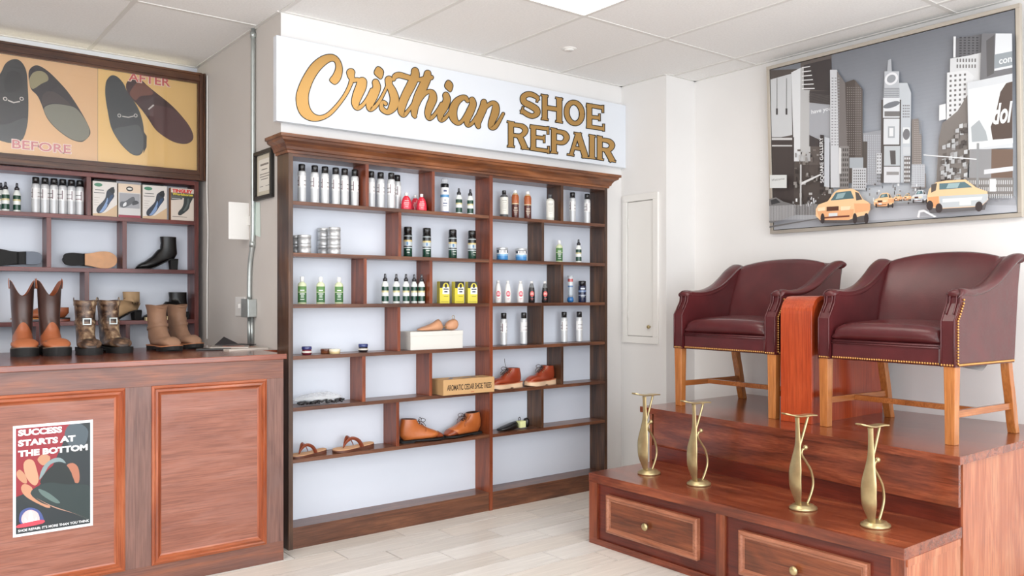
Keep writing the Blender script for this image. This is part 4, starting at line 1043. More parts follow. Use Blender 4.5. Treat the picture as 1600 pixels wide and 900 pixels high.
tag(cbl, 'thin white cable hanging beside the alcove shelf and orange poster', 'cable')

# papers on the counter
def sheet(name, label, loc, rz, w_, h_, th, col, group, curl=0., extra=None):
    t = thing(name, label, 'magazine', loc, R(rz), group)
    n = 8; top = [(-w_ / 2 + w_ * k / n, th + curl * (abs(k / n - .5) * 2) ** 2) for k in range(n + 1)]
    MB().prism([(x, z - th) for x, z in top] + [(x, z) for x, z in top[::-1]], -h_ / 2, h_ / 2, 'y', srgb(col)).build('pages', M['col'], t)
    if extra:
        p = Print((-w_ / 2 + .003, -h_ / 2 + .003, th + curl + .0006), (w_ - .006, 0, 0), (0, h_ - .006, 0), (0, 0, 1)) if not curl else None
        if p:
            for (a, b, c, d, k) in extra: p.rect(a, b, c, d, k)
            p.build('cover_print', t)
    return t
sheet('magazine', 'open pale magazine lying flat on the counter below the conduit', (1.575, 4.36, 1.0), 8, .22, .24, .007, (214, 206, 196), 'papers on the counter', 0, [(0, 0, 1, 1, (206, 196, 184)), (.1, .1, .5, .6, (120, 96, 84)), (.55, .3, .95, .9, (196, 150, 130))])
sheet('magazine', 'magazine with pink and grey cover lying on top of the paper pile', (1.55, 4.40, 1.0078), -22, .19, .21, .006, (196, 186, 176), 'papers on the counter', 0, [(0, 0, 1, 1, (150, 140, 134)), (.3, .1, .9, .5, (214, 160, 146))])
sheet('leaflet', 'dark leaflet bulging up on top of the paper pile', (1.60, 4.46, 1.0146), 15, .17, .13, .003, (44, 40, 42), 'papers on the counter', .0)
t = thing('folded_leaflet', 'dark folded leaflet standing tent-like behind the pale magazines', 'leaflet', (1.585, 4.60, 1.0), R(10))
MB().add([(-.10, -.05, 0), (.09, -.05, 0), (0, 0, .055), (-.02, .06, 0)], [(0, 1, 2), (1, 3, 2), (3, 0, 2)], srgb(48, 44, 46)).build('cover', M['col'], t)
t = thing('checkbook', 'thin black folder on the counter just right of the suede boots', 'folder', (1.44, 4.33, 1.0), R(-20))
bx(-.085, .085, -.03, .03, .0, .010, 'cover', M['black'], t, .002)

# ================================================================= CONTAINERS
SH = {}
def band_can(h, r, cap_c, cap_h, bands, shoulder=.012, cap_r=.82, mt='metal', capm='gloss'):
    """bands: [(z, colour)...] from the bottom"""
    body_top = h - cap_h - shoulder
    prof = [(r * .93, 0, bands[0][1]), (r, .003, bands[0][1])]
    for z, c in bands[1:]:
        prof.append((r, z, c)); prof[-2] = (prof[-2][0], prof[-2][1], prof[-2][2])
    # colours belong to the segment that starts at the point
    prof.append((r, body_top, bands[-1][1])); prof.append((r * .92, body_top + shoulder * .6, bands[-1][1])); prof.append((r * cap_r * .98, body_top + shoulder, bands[-1][1]))
    cap = [(r * cap_r, h - cap_h, cap_c), (r * cap_r, h - .004, cap_c), (r * cap_r * .86, h, cap_c)]
    return prof, cap, mt, capm
def silver_can():
    t = thing('spray_can', 'x', 'spray can')
    sv, wh = srgb(206, 208, 210), srgb(232, 232, 232)
    p, c, a, b = band_can(.200, .0215, srgb(26, 26, 28), .036, [(0, srgb(150, 150, 154)), (.006, sv), (.078, wh), (.090, srgb(150, 130, 132)), (.094, wh), (.112, srgb(70, 62, 64)), (.115, wh), (.14, sv)])
    MB().lathe(p, 20).build('can', SILV, t)
    MB().lathe(c, 18).build('cap', M['gloss'], t)
    mb = MB(); n = 6
    for k in range(n):   # wrapped label with a small dark frame
        a0, a1 = R(-140 + k * 12), R(-140 + (k + 1) * 12); r = .0219
        mb.add([(r * math.cos(a0), r * math.sin(a0), .085), (r * math.cos(a1), r * math.sin(a1), .085), (r * math.cos(a1), r * math.sin(a1), .135), (r * math.cos(a0), r * math.sin(a0), .135)], [(0, 1, 2, 3)], srgb(120, 100, 106) if k == 0 else srgb(238, 238, 238))
    mb.build('label', M['col'], t)
    return t
SILV = colmat('silver_can_paint', .3, .15)
def spray_bottle(h=.165):
    t = thing('spray_bottle', 'x', 'spray bottle')
    W_, G_, Y_ = srgb(232, 236, 232), srgb(22, 66, 50), srgb(206, 196, 150)
    k = h / .165; r = .0195
    MB().lathe([(r * .9, 0, W_), (r, .004, W_), (r, .012 * k, G_), (r, .042 * k, W_), (r, .062 * k, Y_), (r, .072 * k, G_), (r, .094 * k, W_), (r * .9, .108 * k, W_), (.010, .122 * k, W_), (.010, .128 * k, W_)], 18).build('bottle', M['gloss'], t)
    n = MB().lathe([(.0125, .124 * k, srgb(40, 40, 44)), (.0125, .137 * k, srgb(40, 40, 44)), (.0075, .142 * k, srgb(70, 72, 78)), (.0065, .158 * k, srgb(70, 72, 78)), (.005, .165 * k, srgb(70, 72, 78))], 14)
    n.box(-.004, .004, -.013, 0, .148 * k, .154 * k, srgb(70, 72, 78)); n.build('nozzle', M['gloss'], t)
    return t
def flat_bottle(h, r, body, lab, cap, sy=.62, cap_h=.024, cap_r=.011, lab2=None):
    t = thing('bottle', 'x', 'bottle')
    b = h - cap_h
    MB().lathe([(r * .92, 0, body), (r, .004, body), (r, b - .016, body), (r * .8, b - .006, body), (cap_r * .95, b, body), (cap_r * .9, b + .002, body)], 22, sy=sy).build('bottle_body', M['gloss'], t)
    MB().lathe([(cap_r, b + .001, cap), (cap_r, h - .002, cap), (cap_r * .88, h, cap)], 16).build('cap', M['gloss'], t)
    lb = MB(); z0, z1 = h * .06, b - .022; n = 8
    for q in range(n):
        a0, a1 = PI + PI * (.12 + .76 * q / n), PI + PI * (.12 + .76 * (q + 1) / n)
        for (za, zb_, c) in ((z0, z0 + (z1 - z0) * .62, lab), (z0 + (z1 - z0) * .62, z0 + (z1 - z0) * .66, body), (z0 + (z1 - z0) * .66, z1, lab2 or lab)):
            rr = r + .0005
            lb.add([(rr * math.cos(a0), rr * sy * math.sin(a0), za), (rr * math.cos(a1), rr * sy * math.sin(a1), za), (rr * math.cos(a1), rr * sy * math.sin(a1), zb_), (rr * math.cos(a0), rr * sy * math.sin(a0), zb_)], [(0, 1, 2, 3)], c)
    p = Print((-r * .6, -(r * sy + .0002), z0), (r * 1.2, 0, 0), (0, 0, z1 - z0), (0, -1, 0))
    lb.build('label', M['col'], t)
    cc = srgb(240, 240, 236)
    p.rects([(.1, .72, .9, .78), (.05, .50, .95, .55), (.2, .40, .8, .43), (.2, .32, .8, .35), (.1, .18, .9, .21)], (232, 236, 228)) if lab[0] < .3 else p.rects([(.1, .72, .9, .76), (.05, .50, .95, .53), (.2, .40, .8, .42), (.2, .32, .8, .34)], (90, 90, 92))
    p.build('label_print', t)
    return t
def lathed(name, cat, parts):
    t = thing(name, 'x', cat)
    for nm, prof, mt, n in parts: MB().lathe(prof, n).build(nm, M[mt], t)
    return t
LBL = {}
def place(proto_fn, key, x, y, z, label, group, rz=0., s=1., x_u=None):
    if key not in LBL: LBL[key] = o = proto_fn()
    else: o = copy_tree(LBL[key])
    o.location = (x, y, z); o.rotation_euler = (0, 0, rz + (0 if key in ('yb',) else (math.atan2(-y, -x) + PI / 2) * .8)); o['label'] = label; o['group'] = group
    if s != 1.: o.scale = (s, s, s)
    return o
def at(u, Y=4.05): return onY(u, 400, Y).x
Zs = [z + .0003 for z in SZ]
ORD = ['first', 'second', 'third', 'fourth', 'fifth', 'sixth', 'seventh']
for i, u in enumerate([471.5, 491.8, 507.7, 524.5, 538.5, 554.4]):
    place(silver_can, 'sc', at(u), 4.05, Zs[0], 'silver black-capped spray can, %s from left in the top left cubby of the tall unit' % ORD[i], 'silver spray cans, top left cubby', R([0, 25, 0, 10, 5, 20][i]))
for i, (u, y) in enumerate([(579.8, 4.05), (594.7, 4.05), (611.3, 4.03), (620.6, 4.082)]):
    place(silver_can, 'sc', at(u, y), y, Zs[0], 'silver black-capped spray can, %s from left beside the red bottles' % ORD[i], 'silver spray cans beside the red bottles', R(i * 15))
for i, u in enumerate([894.4, 917.4]):
    place(silver_can, 'sc', at(u), 4.05, Zs[0], 'silver black-capped spray can, %s of two in the top right cubby' % ('left' if i == 0 else 'right'), 'silver spray cans, top right cubby', R(i * 30))
for i, (u, lb) in enumerate([(787, 'left one of the pair under the white bottles'), (818.4, 'right one of the pair under the white bottles, by the divider'), (881.4, 'left one of the pair under the blue tube and navy can'), (905, 'right one of the pair under the blue tube and navy can')]):
    place(silver_can, 'sc', at(u), 4.05, Zs[3], 'silver black-capped spray can, ' + lb, 'silver spray cans, fourth row', R([20, -40, 5, -50][i]))
# red bottles
def red_bottle():
    t = thing('bottle', 'x', 'bottle'); c, l = srgb(214, 44, 66), srgb(236, 120, 130)
    MB().lathe([(.028, 0, c), (.0305, .006, c), (.029, .03, c), (.026, .05, c), (.020, .066, c), (.013, .076, c), (.009, .080, c)], 20, sy=.7).build('bottle_body', M['gloss'], t)
    MB().lathe([(.0095, .079, WHITE), (.0095, .094, WHITE), (.008, .097, WHITE)], 14).build('cap', M['gloss'], t)
    p = Print((-.014, -.0222, .012), (.028, 0, 0), (0, 0, .045), (0, -1, 0)); p.rects([(.1, .8, .9, .88), (0, .6, 1, .66), (0, .45, 1, .5), (.1, .3, .9, .35), (.2, .1, .8, .15)], (250, 200, 204)); p.build('label_print', t)
    return t
for i, (u, y, lb) in enumerate([(634.9, 4.02, 'left one of three'), (648.9, 4.09, 'middle one, set back between the other two'), (658.7, 4.02, 'right one of three')]):
    place(red_bottle, 'rb', at(u, y), y, Zs[0], 'small red white-capped bottle, ' + lb, 'red bottles on the top row')
def white_can():
    t = thing('spray_can', 'x', 'spray can'); w_ = srgb(236, 238, 242); b = srgb(90, 150, 200); d = srgb(30, 32, 36)
    MB().lathe([(.024, 0, srgb(60, 90, 160)), (.026, .004, srgb(60, 90, 160)), (.026, .010, w_), (.026, .092, b), (.026, .108, w_), (.026, .145, w_), (.024, .150, d), (.024, .170, d), (.02, .173, d)], 20).build('can', M['gloss'], t)
    MB().lathe([(.021, .171), (.021, .195), (.017, .202)], 18).build('clear_cap', M['clear'], t)
    p = Print((-.015, -.0262, .03), (.03, 0, 0), (0, 0, .11), (0, -1, 0)); p.rects([(.2, .85, .8, .95), (.1, .22, .9, .27), (.1, .1, .8, .13), (.3, .4, .7, .44)], (60, 70, 110)); p.build('label_print', t)
    return t
place(white_can, 'wc', at(694.8), 4.05, Zs[0], 'white spray can with clear cap and black collar on the top row', 'white can')
del LBL['wc']
for i, u in enumerate([717, 734.7]):
    place(lambda: spray_bottle(.155), 'sb', at(u), 4.05, Zs[0], 'small green pump spray bottle, %s of two on the top row by the center panel' % ('left' if i == 0 else 'right'), 'pump sprays on the top row')
DK = srgb(52, 56, 62)
def clear_bottle(body, capc, lab):
    t = thing('bottle', 'x', 'bottle')
    MB().lathe([(.024, 0, body), (.026, .004, body), (.026, .128, body), (.021, .138, body), (.011, .142, body), (.011, .146, body)], 20).build('bottle_body', M['gloss'], t)
    MB().lathe([(.013, .145, capc), (.013, .166, capc), (.012, .168, capc)], 16).build('cap', M['gloss'], t)
    mb = MB()
    for q in range(10):
        a0, a1 = R(195 + q * 15), R(195 + (q + 1) * 15); r = .0265
        mb.add([(r * math.cos(a0), r * math.sin(a0), .020), (r * math.cos(a1), r * math.sin(a1), .020), (r * math.cos(a1), r * math.sin(a1), .125), (r * math.cos(a0), r * math.sin(a0), .125)], [(0, 1, 2, 3)], lab)
    mb.build('label', M['col'], t)
    p = Print((-.014, -.0268, .03), (.028, 0, 0), (0, 0, .085), (0, -1, 0)); p.rects([(0, .85, 1, .9), (.1, .72, .9, .75), (0, .6, 1, .62), (0, .5, 1, .52), (0, .4, 1, .42), (.1, .3, .9, .32), (.2, .15, .8, .17)], (150, 146, 140)); p.build('label_print', t)
    return t
o = clear_bottle(srgb(96, 98, 100), srgb(30, 30, 32), srgb(226, 224, 216)); o.location = (at(787.6), 4.05, Zs[0]); o.rotation_euler = (0, 0, R(-32)); o['label'] = 'grey bottle with black cap and pale label, left of the two brown bottles'
o = clear_bottle(srgb(214, 214, 206), srgb(70, 72, 76), srgb(232, 230, 222)); o.location = (at(859.6, 4.03), 4.03, Zs[0]); o.rotation_euler = (0, 0, R(-32)); o['label'] = 'translucent bottle with pale label standing against the top right divider'
def brown_bottle():
    t = thing('bottle', 'x', 'bottle'); a, b, c = srgb(84, 38, 32), srgb(172, 92, 50), srgb(214, 190, 150)
    MB().lathe([(.022, 0, a), (.0235, .004, a), (.0235, .07, a), (.0235, .088, c), (.0235, .094, b), (.0235, .135, b), (.019, .148, c), (.012, .158, c)], 20).build('bottle_body', M['gloss'], t)
    MB().lathe([(.012, .157, WHITE), (.012, .174, WHITE), (.010, .177, WHITE)], 16).build('cap', M['gloss'], t)
    p = Print((-.013, -.0238, .015), (.026, 0, 0), (0, 0, .11), (0, -1, 0)); p.rects([(.1, .42, .9, .47), (0, .3, 1, .34), (.1, .2, .9, .23), (.2, .1, .8, .12)], (226, 206, 180)); p.build('label_print', t)
    return t
for i, u in enumerate([805, 824.4]): place(brown_bottle, 'bb', at(u), 4.05, Zs[0], 'brown leather-care bottle with white cap, %s of two on the top row' % ('left' if i == 0 else 'right'), 'brown bottles on the top row')
# tins
def tin():
    t = thing('round_tin', 'x', 'tin'); s_ = srgb(200, 202, 204)
    MB().lathe([(.032, 0, s_), (.0335, .003, s_), (.0335, .030, s_)], 28).build('tin_base', M['metal'], t)
    MB().lathe([(.0347, .029, s_), (.0347, .044, s_), (.0335, .0465, s_), (.0315, .0465, s_), (.0305, .0455, s_)], 28).build('lid', M['metal'], t)
    return t
tb = [(475.5, 4.016, 2, 'right front stack by the left side panel'), (463, 4.087, 2, 'back stack against the left side panel'), (522, 4.016, 3, 'front stack of three tins'), (506.5, 4.087, 3, 'back stack of three tins')]
for u, y, n, lb in tb:
    for k in range(n):
        place(tin, 'tin', at(u, y), y, Zs[1] + k * .0468, 'silver round tin, %s, in the %s' % ((['bottom', 'top'] if n == 2 else ['bottom', 'middle', 'top'])[k], lb), 'silver tins in two-deep stacks')
def green_can():
    t = thing('spray_can', 'x', 'spray can'); g_, k_, y_, w_ = srgb(20, 60, 46), srgb(22, 26, 26), srgb(206, 186, 130), srgb(190, 200, 204)
    MB().lathe([(.023, 0, g_), (.025, .004, g_), (.025, .05, w_), (.025, .056, k_), (.025, .062, w_), (.025, .086, y_), (.025, .096, k_), (.025, .116, w_), (.025, .120, k_), (.0245, .128, k_), (.023, .130, k_)], 20).build('can', M['gloss'], t)
    MB().lathe([(.0235, .129, srgb(20, 20, 22)), (.0235, .166, srgb(20, 20, 22)), (.021, .170, srgb(20, 20, 22))], 20).build('cap', M['gloss'], t)
    p = Print((-.013, -.0253, .01), (.026, 0, 0), (0, 0, .11), (0, -1, 0)); p.rects([(.1, .25, .9, .3), (.2, .12, .8, .15)], (190, 200, 190)); p.rects([(.1, .52, .5, .68)], (90, 130, 170)); p.build('label_print', t)
    return t
for i, u in enumerate([637.2, 666.8, 707.2, 737.5]): place(green_can, 'gc', at(u), 4.05, Zs[1], 'dark green black-capped spray can, %s from left on the second row' % ORD[i], 'dark green spray cans', R(i * 8))
def blue_jar():
    t = thing('jar', 'x', 'jar'); 
    MB().lathe([(.033, 0, srgb(70, 140, 200)), (.035, .004, srgb(70, 140, 200)), (.035, .026, srgb(130, 180, 220)), (.035, .036, srgb(230, 234, 238)), (.035, .044, srgb(30, 44, 66)), (.035, .060, srgb(30, 44, 66))], 24).build('jar_body', M['gloss'], t)
    MB().lathe([(.036, .059, srgb(206, 210, 214)), (.036, .074, srgb(206, 210, 214)), (.034, .076, srgb(206, 210, 214))], 24).build('lid', M['metal'], t)
    p = Print((-.024, -.0354, .042), (.048, 0, 0), (0, 0, .018), (0, -1, 0)); p.rects([(0, .05, .12, .95), (.18, .05, .3, .95), (.36, .05, .48, .95), (.54, .05, .66, .95), (.72, .05, .84, .95), (.9, .05, 1, .95)], (236, 238, 240)); p.build('label_print', t)
    return t
for i, u in enumerate([784.8, 814.2]): place(blue_jar, 'bj', at(u, 4.03), 4.03, Zs[1], 'blue and silver polish jar, %s of two' % ('left' if i == 0 else 'right, touching the divider side'), 'blue polish jars')
GB = lambda: flat_bottle(.142, .0225, srgb(206, 214, 176), srgb(52, 100, 52), srgb(244, 244, 242), .6, .028, .0105, srgb(84, 130, 66))
place(GB, 'gb', at(873.8), 4.05, Zs[1], 'pale green white-capped bottle, single one in the right-hand second-row cubby', 'pale green bottles')
for i, u in enumerate([472, 501, 529.6]): place(GB, 'gb', at(u), 4.05, Zs[2], 'pale green white-capped bottle, %s from left in the third-row left cubby' % ORD[i], 'pale green bottles')
place(lambda: spray_bottle(.155), 'sb', at(904), 4.05, Zs[1], 'green and white pump spray bottle alone beside the right side panel', 'pump spray', 0)
for i, (u, y) in enumerate([(601.7, 4.04), (619.2, 4.04), (634.4, 4.04), (647, 4.06), (658.7, 4.03)]): place(lambda: spray_bottle(.165), 'sb2', at(u, y), y, Zs[2], 'green and white pump spray bottle, %s from left in the third-row cubby' % ORD[i], 'pump sprays in the third row')
def yellow_box():
    t = thing('carton', 'x', 'box'); Y_ = srgb(214, 200, 60)
    bx(-.031, .031, -.02, .02, 0, .126, 'box_body', M['col'], t, .0008, Y_)
    p = Print((-.0305, -.0203, 0), (.061, 0, 0), (0, 0, .126), (0, -1, 0))
    p.rect(0, 0, 1, 1, (214, 200, 60)); p.rect(0, .70, 1, 1, (34, 32, 26)); p.ell(.62, .74, .33, .2, (216, 200, 70), 20); p.rect(.28, .42, .97, .74, (240, 240, 232)); p.ell(.62, .80, .14, .10, (34, 32, 26), 14)
    p.rects([(.36, .62, .9, .68), (.45, .5, .8, .56)], (60, 66, 80)); p.rects([(.4, .3, .85, .33), (.1, .06, .9, .08)], (150, 136, 40)); p.build('front_print', t); return t
for i, (u, rz) in enumerate([(692.5, 8), (715.5, 5), (736.5, 12)]): place(yellow_box, 'yb', at(u, 4.03), 4.03, Zs[2], 'yellow and black dye carton, %s of three by the center panel' % ['left', 'middle', 'right'][i], 'yellow cartons', R(-rz))
def sauce(body, neck, lab, lab2):
    t = thing('bottle', 'x', 'bottle')
    MB().lathe([(.019, 0, body), (.021, .004, body), (.021, .05, body), (.0195, .075, body), (.0165, .095, neck), (.012, .112, neck), (.009, .122, neck)], 20).build('bottle_body', M['gloss'], t)
    MB().lathe([(.0098, .121, WHITE), (.0098, .134, WHITE), (.008, .137, WHITE)], 14).build('cap', M['gloss'], t)
    p = Print((-.014, -.0213, .012), (.028, 0, 0), (0, 0, .07), (0, -1, 0)); p.ell(.5, .62, .46, .26, lab2, 18); p.rects([(.15, .55, .85, .6), (.2, .66, .8, .72)], lab); p.rects([(.2, .18, .8, .22), (.3, .08, .7, .11)], lab2); p.build('label_print', t)
    return t
for i, u in enumerate([778, 793.4, 813.2]): place(lambda: sauce(srgb(240, 238, 236), srgb(240, 238, 236), (236, 220, 220), (206, 84, 96)), 'wb', at(u), 4.05, Zs[2], 'white polish bottle with red label, %s of three' % ['left', 'middle', 'right'][i], 'white polish bottles')
for i, u in enumerate([830.6, 851.4]): place(lambda: sauce(srgb(28, 26, 28), srgb(120, 122, 124), (240, 200, 190), (200, 60, 54)), 'kb', at(u), 4.05, Zs[2], 'black polish bottle with round red label, %s of two right of the white bottles' % ('left' if i == 0 else 'right'), 'black polish bottles')
t = thing('dauber_tube', 'upright blue and silver tube on a round blue cap, left of the navy can', 'tube', (at(891.2), 4.05, Zs[2]))
B_ = srgb(40, 110, 176); MB().lathe([(.012, 0, B_), (.021, .006, B_), (.0225, .016, B_), (.021, .028, B_), (.015, .036, B_)], 20).build('cap', M['gloss'], t)
MB().lathe([(.016, .034, srgb(176, 186, 196)), (.0175, .05, srgb(186, 196, 206)), (.0175, .100, srgb(96, 130, 176)), (.0175, .11, srgb(220, 226, 230)), (.0175, .135, srgb(200, 100, 100)), (.0175, .155, srgb(206, 212, 218)), (.0185, .175, srgb(206, 212, 218))], 20).build('tube_body', M['gloss'], t)
t = thing('spray_can', 'navy blue can with black cap, rightmost on the third row', 'spray can', (at(909.6), 4.05, Zs[2]))
NV = srgb(28, 36, 66); MB().lathe([(.025, 0, NV), (.0265, .004, NV), (.0265, .045, srgb(150, 160, 180)), (.0265, .05, NV), (.0265, .068, srgb(120, 140, 176)), (.0265, .08, NV), (.0265, .105, NV), (.025, .110, NV)], 20).build('can', M['gloss'], t)
MB().lathe([(.025, .109, srgb(24, 24, 28)), (.025, .14, srgb(24, 24, 28)), (.022, .143, srgb(24, 24, 28))], 20).build('cap', M['gloss'], t)
t.rotation_euler = (0, 0, R(-34))
p = Print((-.016, -.0269, .02), (.032, 0, 0), (0, 0, .08), (0, -1, 0)); p.rects([(.05, .82, .95, .95), (.1, .3, .9, .34), (.1, .2, .9, .23)], (206, 212, 222)); p.build('label_print', t)
# fourth row small jars
def cream_jar(b, l):
    t = thing('jar', 'x', 'jar'); 
    MB().lathe([(.021, 0, b), (.025, .004, b), (.027, .014, b), (.024, .024, b), (.022, .028, b)], 22).build('jar_body', M['gloss'], t)
    MB().lathe([(.025, .027, l), (.026, .03, l), (.026, .040, l), (.024, .043, l)], 22).build('lid', M['gloss'], t)
    MB().lathe([(.0262, .010, srgb(226, 220, 210)), (.0272, .014, srgb(226, 220, 210)), (.0260, .019, srgb(226, 220, 210))], 22).build('label', M['col'], t)
    return t
o = cream_jar(srgb(110, 34, 50), srgb(50, 56, 110)); o.location = (at(479.2, 4.03), 4.03, Zs[3]); o['label'] = 'small maroon cream jar with blue lid on the fourth row'
o = cream_jar(srgb(34, 30, 36), srgb(54, 66, 120)); o.location = (at(567.4), 4.05, Zs[3]); o['label'] = 'small black cream jar with blue lid near the divider'
def flat_tin(a, b):
    t = thing('polish_tin', 'x', 'tin'); MB().lathe([(.028, 0, a), (.0285, .010, a), (.0285, .012, b), (.0295, .013, b), (.0295, .023, b), (.028, .025, b)], 24).build('tin_body', M['gloss'], t); return t
o = flat_tin(srgb(120, 70, 44), srgb(96, 56, 40)); o.location = (at(509.5, 4.06), 4.06, Zs[3]); o['label'] = 'low brown polish tin, left behind the cream-coloured tin'
o = flat_tin(srgb(204, 186, 140), srgb(226, 216, 190)); o.location = (at(523, 4.01), 4.01, Zs[3]); o['label'] = 'low cream and gold polish tin on the fourth row'

# ================================================================= BOXES
XB0, XB1 = at(642, 3.99), at(723.5, 3.99)
t = thing('shoe_box', 'plain white box under the wooden shoe tree', 'box', ((XB0 + XB1) / 2, 4.055, Zs[3]))
bx(-(XB1 - XB0) / 2, (XB1 - XB0) / 2, -.062, .062, 0, .100, 'box_base', M['offw'], t, .001)
bx(-(XB1 - XB0) / 2 - .0015, (XB1 - XB0) / 2 + .0015, -.0635, .0635, .078, .1025, 'lid', M['offw'], t, .001)
t = thing('cedar_box', 'kraft cardboard box lettered for cedar shoe trees, jutting from the fifth row', 'box', (2.775, 3.995, Zs[4]), R(-1.2))
bl, bd, bh = .355, .125, .088
KR = srgb(196, 156, 108)
bx(-bl / 2, bl / 2, -bd / 2, bd / 2, 0, bh, 'box_body', M['matte'], t, .001, KR)
p = Print((-bl / 2, -bd / 2 - .0004, 0), (bl, 0, 0), (0, 0, bh), (0, -1, 0))
p.text('AROMATIC CEDAR SHOE TREES', .07, .28, .94, .66, (52, 40, 32), .02); p.rects([(.53, .10, .59, .13)], (180, 70, 50)); p.build('front_print', t)
p = Print((-bl / 2, -bd / 2, bh + .0004), (bl, 0, 0), (0, bd, 0), (0, 0, 1))
p.poly([(.10, .15), (.30, .75), (.36, .75), (.20, .15)], (50, 36, 30)); p.poly([(.30, .55), (.50, .75), (.52, .9), (.30, .7)], (60, 44, 36)); p.poly([(.44, .25), (.62, .3), (.60, .5), (.46, .5)], (60, 44, 36)); p.rects([(.68, .3, .72, .8), (.60, .7, .85, .8), (.8, .45, .9, .55)], (56, 40, 32)); p.build('top_print', t)

def shoe_box_front(t, w_, h_, kind):
    p = Print((-w_ / 2 + .001, -.0205, .001), (w_ - .002, 0, 0), (0, 0, h_ - .002), (0, -1, 0))
    if kind == 'over':
        p.rect(0, 0, 1, 1, (222, 216, 210)); p.poly([(0, 0), (1, 0), (1, .35), (.5, .1), (0, .06)], (206, 176, 140)); p.ell(.22, .90, .17, .055, (70, 130, 100), 16)
        p.rects([(.08, .74, .45, .76), (.04, .66, .48, .68)], (90, 92, 92)); p.rects([(.05, .52, .28, .53), (.05, .45, .22, .46), (.05, .38, .25, .39), (.05, .31, .2, .32)], (170, 160, 150))
        S_ = lambda pts, c: p.poly(crom(pts, 3, True), c)
        S_([(.88, .86), (.76, .84), (.58, .74), (.52, .55), (.40, .42), (.20, .27), (.14, .16), (.20, .08), (.38, .10), (.55, .22), (.72, .42), (.88, .58), (.86, .70)], (42, 48, 62))
        S_([(.80, .86), (.9, .8), (.88, .68), (.74, .7), (.66, .78)], (26, 28, 32)); S_([(.60, .55), (.52, .40), (.36, .20), (.26, .10), (.40, .12), (.56, .26), (.62, .42)], (130, 156, 196)); S_([(.84, .62), (.72, .60), (.58, .36), (.72, .42)], (44, 70, 104))
    elif kind == 'rub':
        p.rect(0, 0, 1, 1, (208, 206, 204)); p.rect(0, .74, 1, 1, (226, 204, 180)); p.ell(.5, .86, .16, .075, (30, 30, 30), 18); p.ell(.5, .86, .11, .03, (226, 222, 214), 12); p.rect(0, 0, 1, .07, (150, 40, 62))
        S_ = lambda pts, c: p.poly(crom(pts, 3, True), c)
        p.rect(.04, .28, .96, .72, (160, 160, 164)); S_([(.70, .62), (.55, .60), (.30, .48), (.10, .46), (.06, .34), (.2, .28), (.4, .33), (.6, .42), (.74, .5)], (92, 94, 98)); S_([(.92, .46), (.8, .40), (.62, .38), (.64, .48), (.8, .52)], (70, 72, 76)); S_([(.34, .46), (.22, .40), (.2, .32), (.34, .36)], (224, 226, 228))
    else:
        p.rect(0, 0, 1, 1, (220, 208, 196)); p.text('TINGLEY', .05, .865, .95, .975, (214, 40, 40), .06); p.poly([(0, .70), (1, .72), (1, .86), (0, .86)], (70, 70, 66)); p.text('Workhorse', .06, .775, .96, .855, (226, 206, 70), .04)
        p.poly([(0, .62), (.5, .66), (.5, .76), (0, .76)], (90, 92, 90)); p.rects([(.04, .66, .4, .68)], (200, 200, 196))
        p.poly(crom([(.95, .74), (.60, .76), (.55, .55), (.48, .40), (.34, .28), (.30, .18), (.42, .16), (.62, .26), (.78, .38), (.84, .55)], 3, True), (54, 60, 60)); p.poly(crom([(.72, .70), (.68, .5), (.52, .3), (.62, .32), (.74, .46), (.80, .66)], 3, True), (92, 100, 98)); p.rects([(.05, .10, .7, .115)], (120, 110, 100))
    p.build('front_print', t)
ZA = [z + .0003 for z in AZ]
for i, (u0, u1, kind, h_, lb) in enumerate([(145, 183, 'over', .205, 'white overshoe box with green oval mark, left of the four boxed overshoes'),
                                          (185, 220, 'rub', .202, 'boxed rubbers with grey photo and dark red stripe, second of four'),
                                          (223, 261, 'over', .205, 'white overshoe box with green oval mark, between the red-striped and red-lettered boxes'),
                                          (267, 303, 'tin', .20, 'overshoe box with red lettering at the right end of the alcove top shelf')]):
    xa, xb = onY(u0, 300, 5.345).x, onY(u1, 300, 5.345).x
    t = thing('overshoe_box', lb, 'box', ((xa + xb) / 2, 5.366, ZA[0]), 0, 'boxed overshoes on the alcove shelf')
    w_ = xb - xa
    bx(-w_ / 2, w_ / 2, -.020, .025, 0, h_, 'box_body', M['matte'], t, .001, srgb(168, 120, 84) if kind == 'tin' else srgb(212, 200, 186))
    shoe_box_front(t, w_, h_, kind)
for i, (u0, u1, c, h_) in enumerate([(145, 179, (28, 28, 30), .222), (180, 218, (186, 188, 192), .222), (219, 253, (28, 28, 30), .221), (254, 290, (190, 190, 194), .212)]):
    xa, xb = onY(u0, 300, 5.43).x, onY(u1, 300, 5.43).x
    t = thing('shoe_box', '%s box standing behind the %s overshoe box, only its top showing' % ('black' if c[0] < 50 else 'light grey', ORD[i]), 'box', ((xa + xb) / 2, 5.432, ZA[0]), 0, 'boxes behind the overshoe boxes')
    w_ = xb - xa; bx(-w_ / 2, w_ / 2, -.036, .040, 0, h_ - .03, 'box_base', M['col'], t, .001, srgb(c)); bx(-w_ / 2 - .001, w_ / 2 + .001, -.037, .041, h_ - .03, h_, 'lid', M['col'], t, .001, srgb(c))
for i, u in enumerate([57, 71.5, 85.6, 99.3, 112.8, 126.0]):
    place(silver_can, 'sc', at(u - 1.2, 5.40), 5.40, ZA[0], 'silver black-capped spray can, %s from left on the alcove top shelf' % ORD[i], 'silver spray cans in the alcove', R(i * 12), 1.03)
for i, (u, y) in enumerate([(1.5, 5.44), (8.6, 5.385), (26.4, 5.40)]):
    place(lambda: spray_bottle(.165), 'sb2', at(u, y), y, ZA[0], 'green pump spray bottle on the alcove top shelf, %s' % ['cut off by the left edge', 'second from the left edge', 'nearest the silver cans'][i], 'pump sprays in the alcove', 0, 1.0)

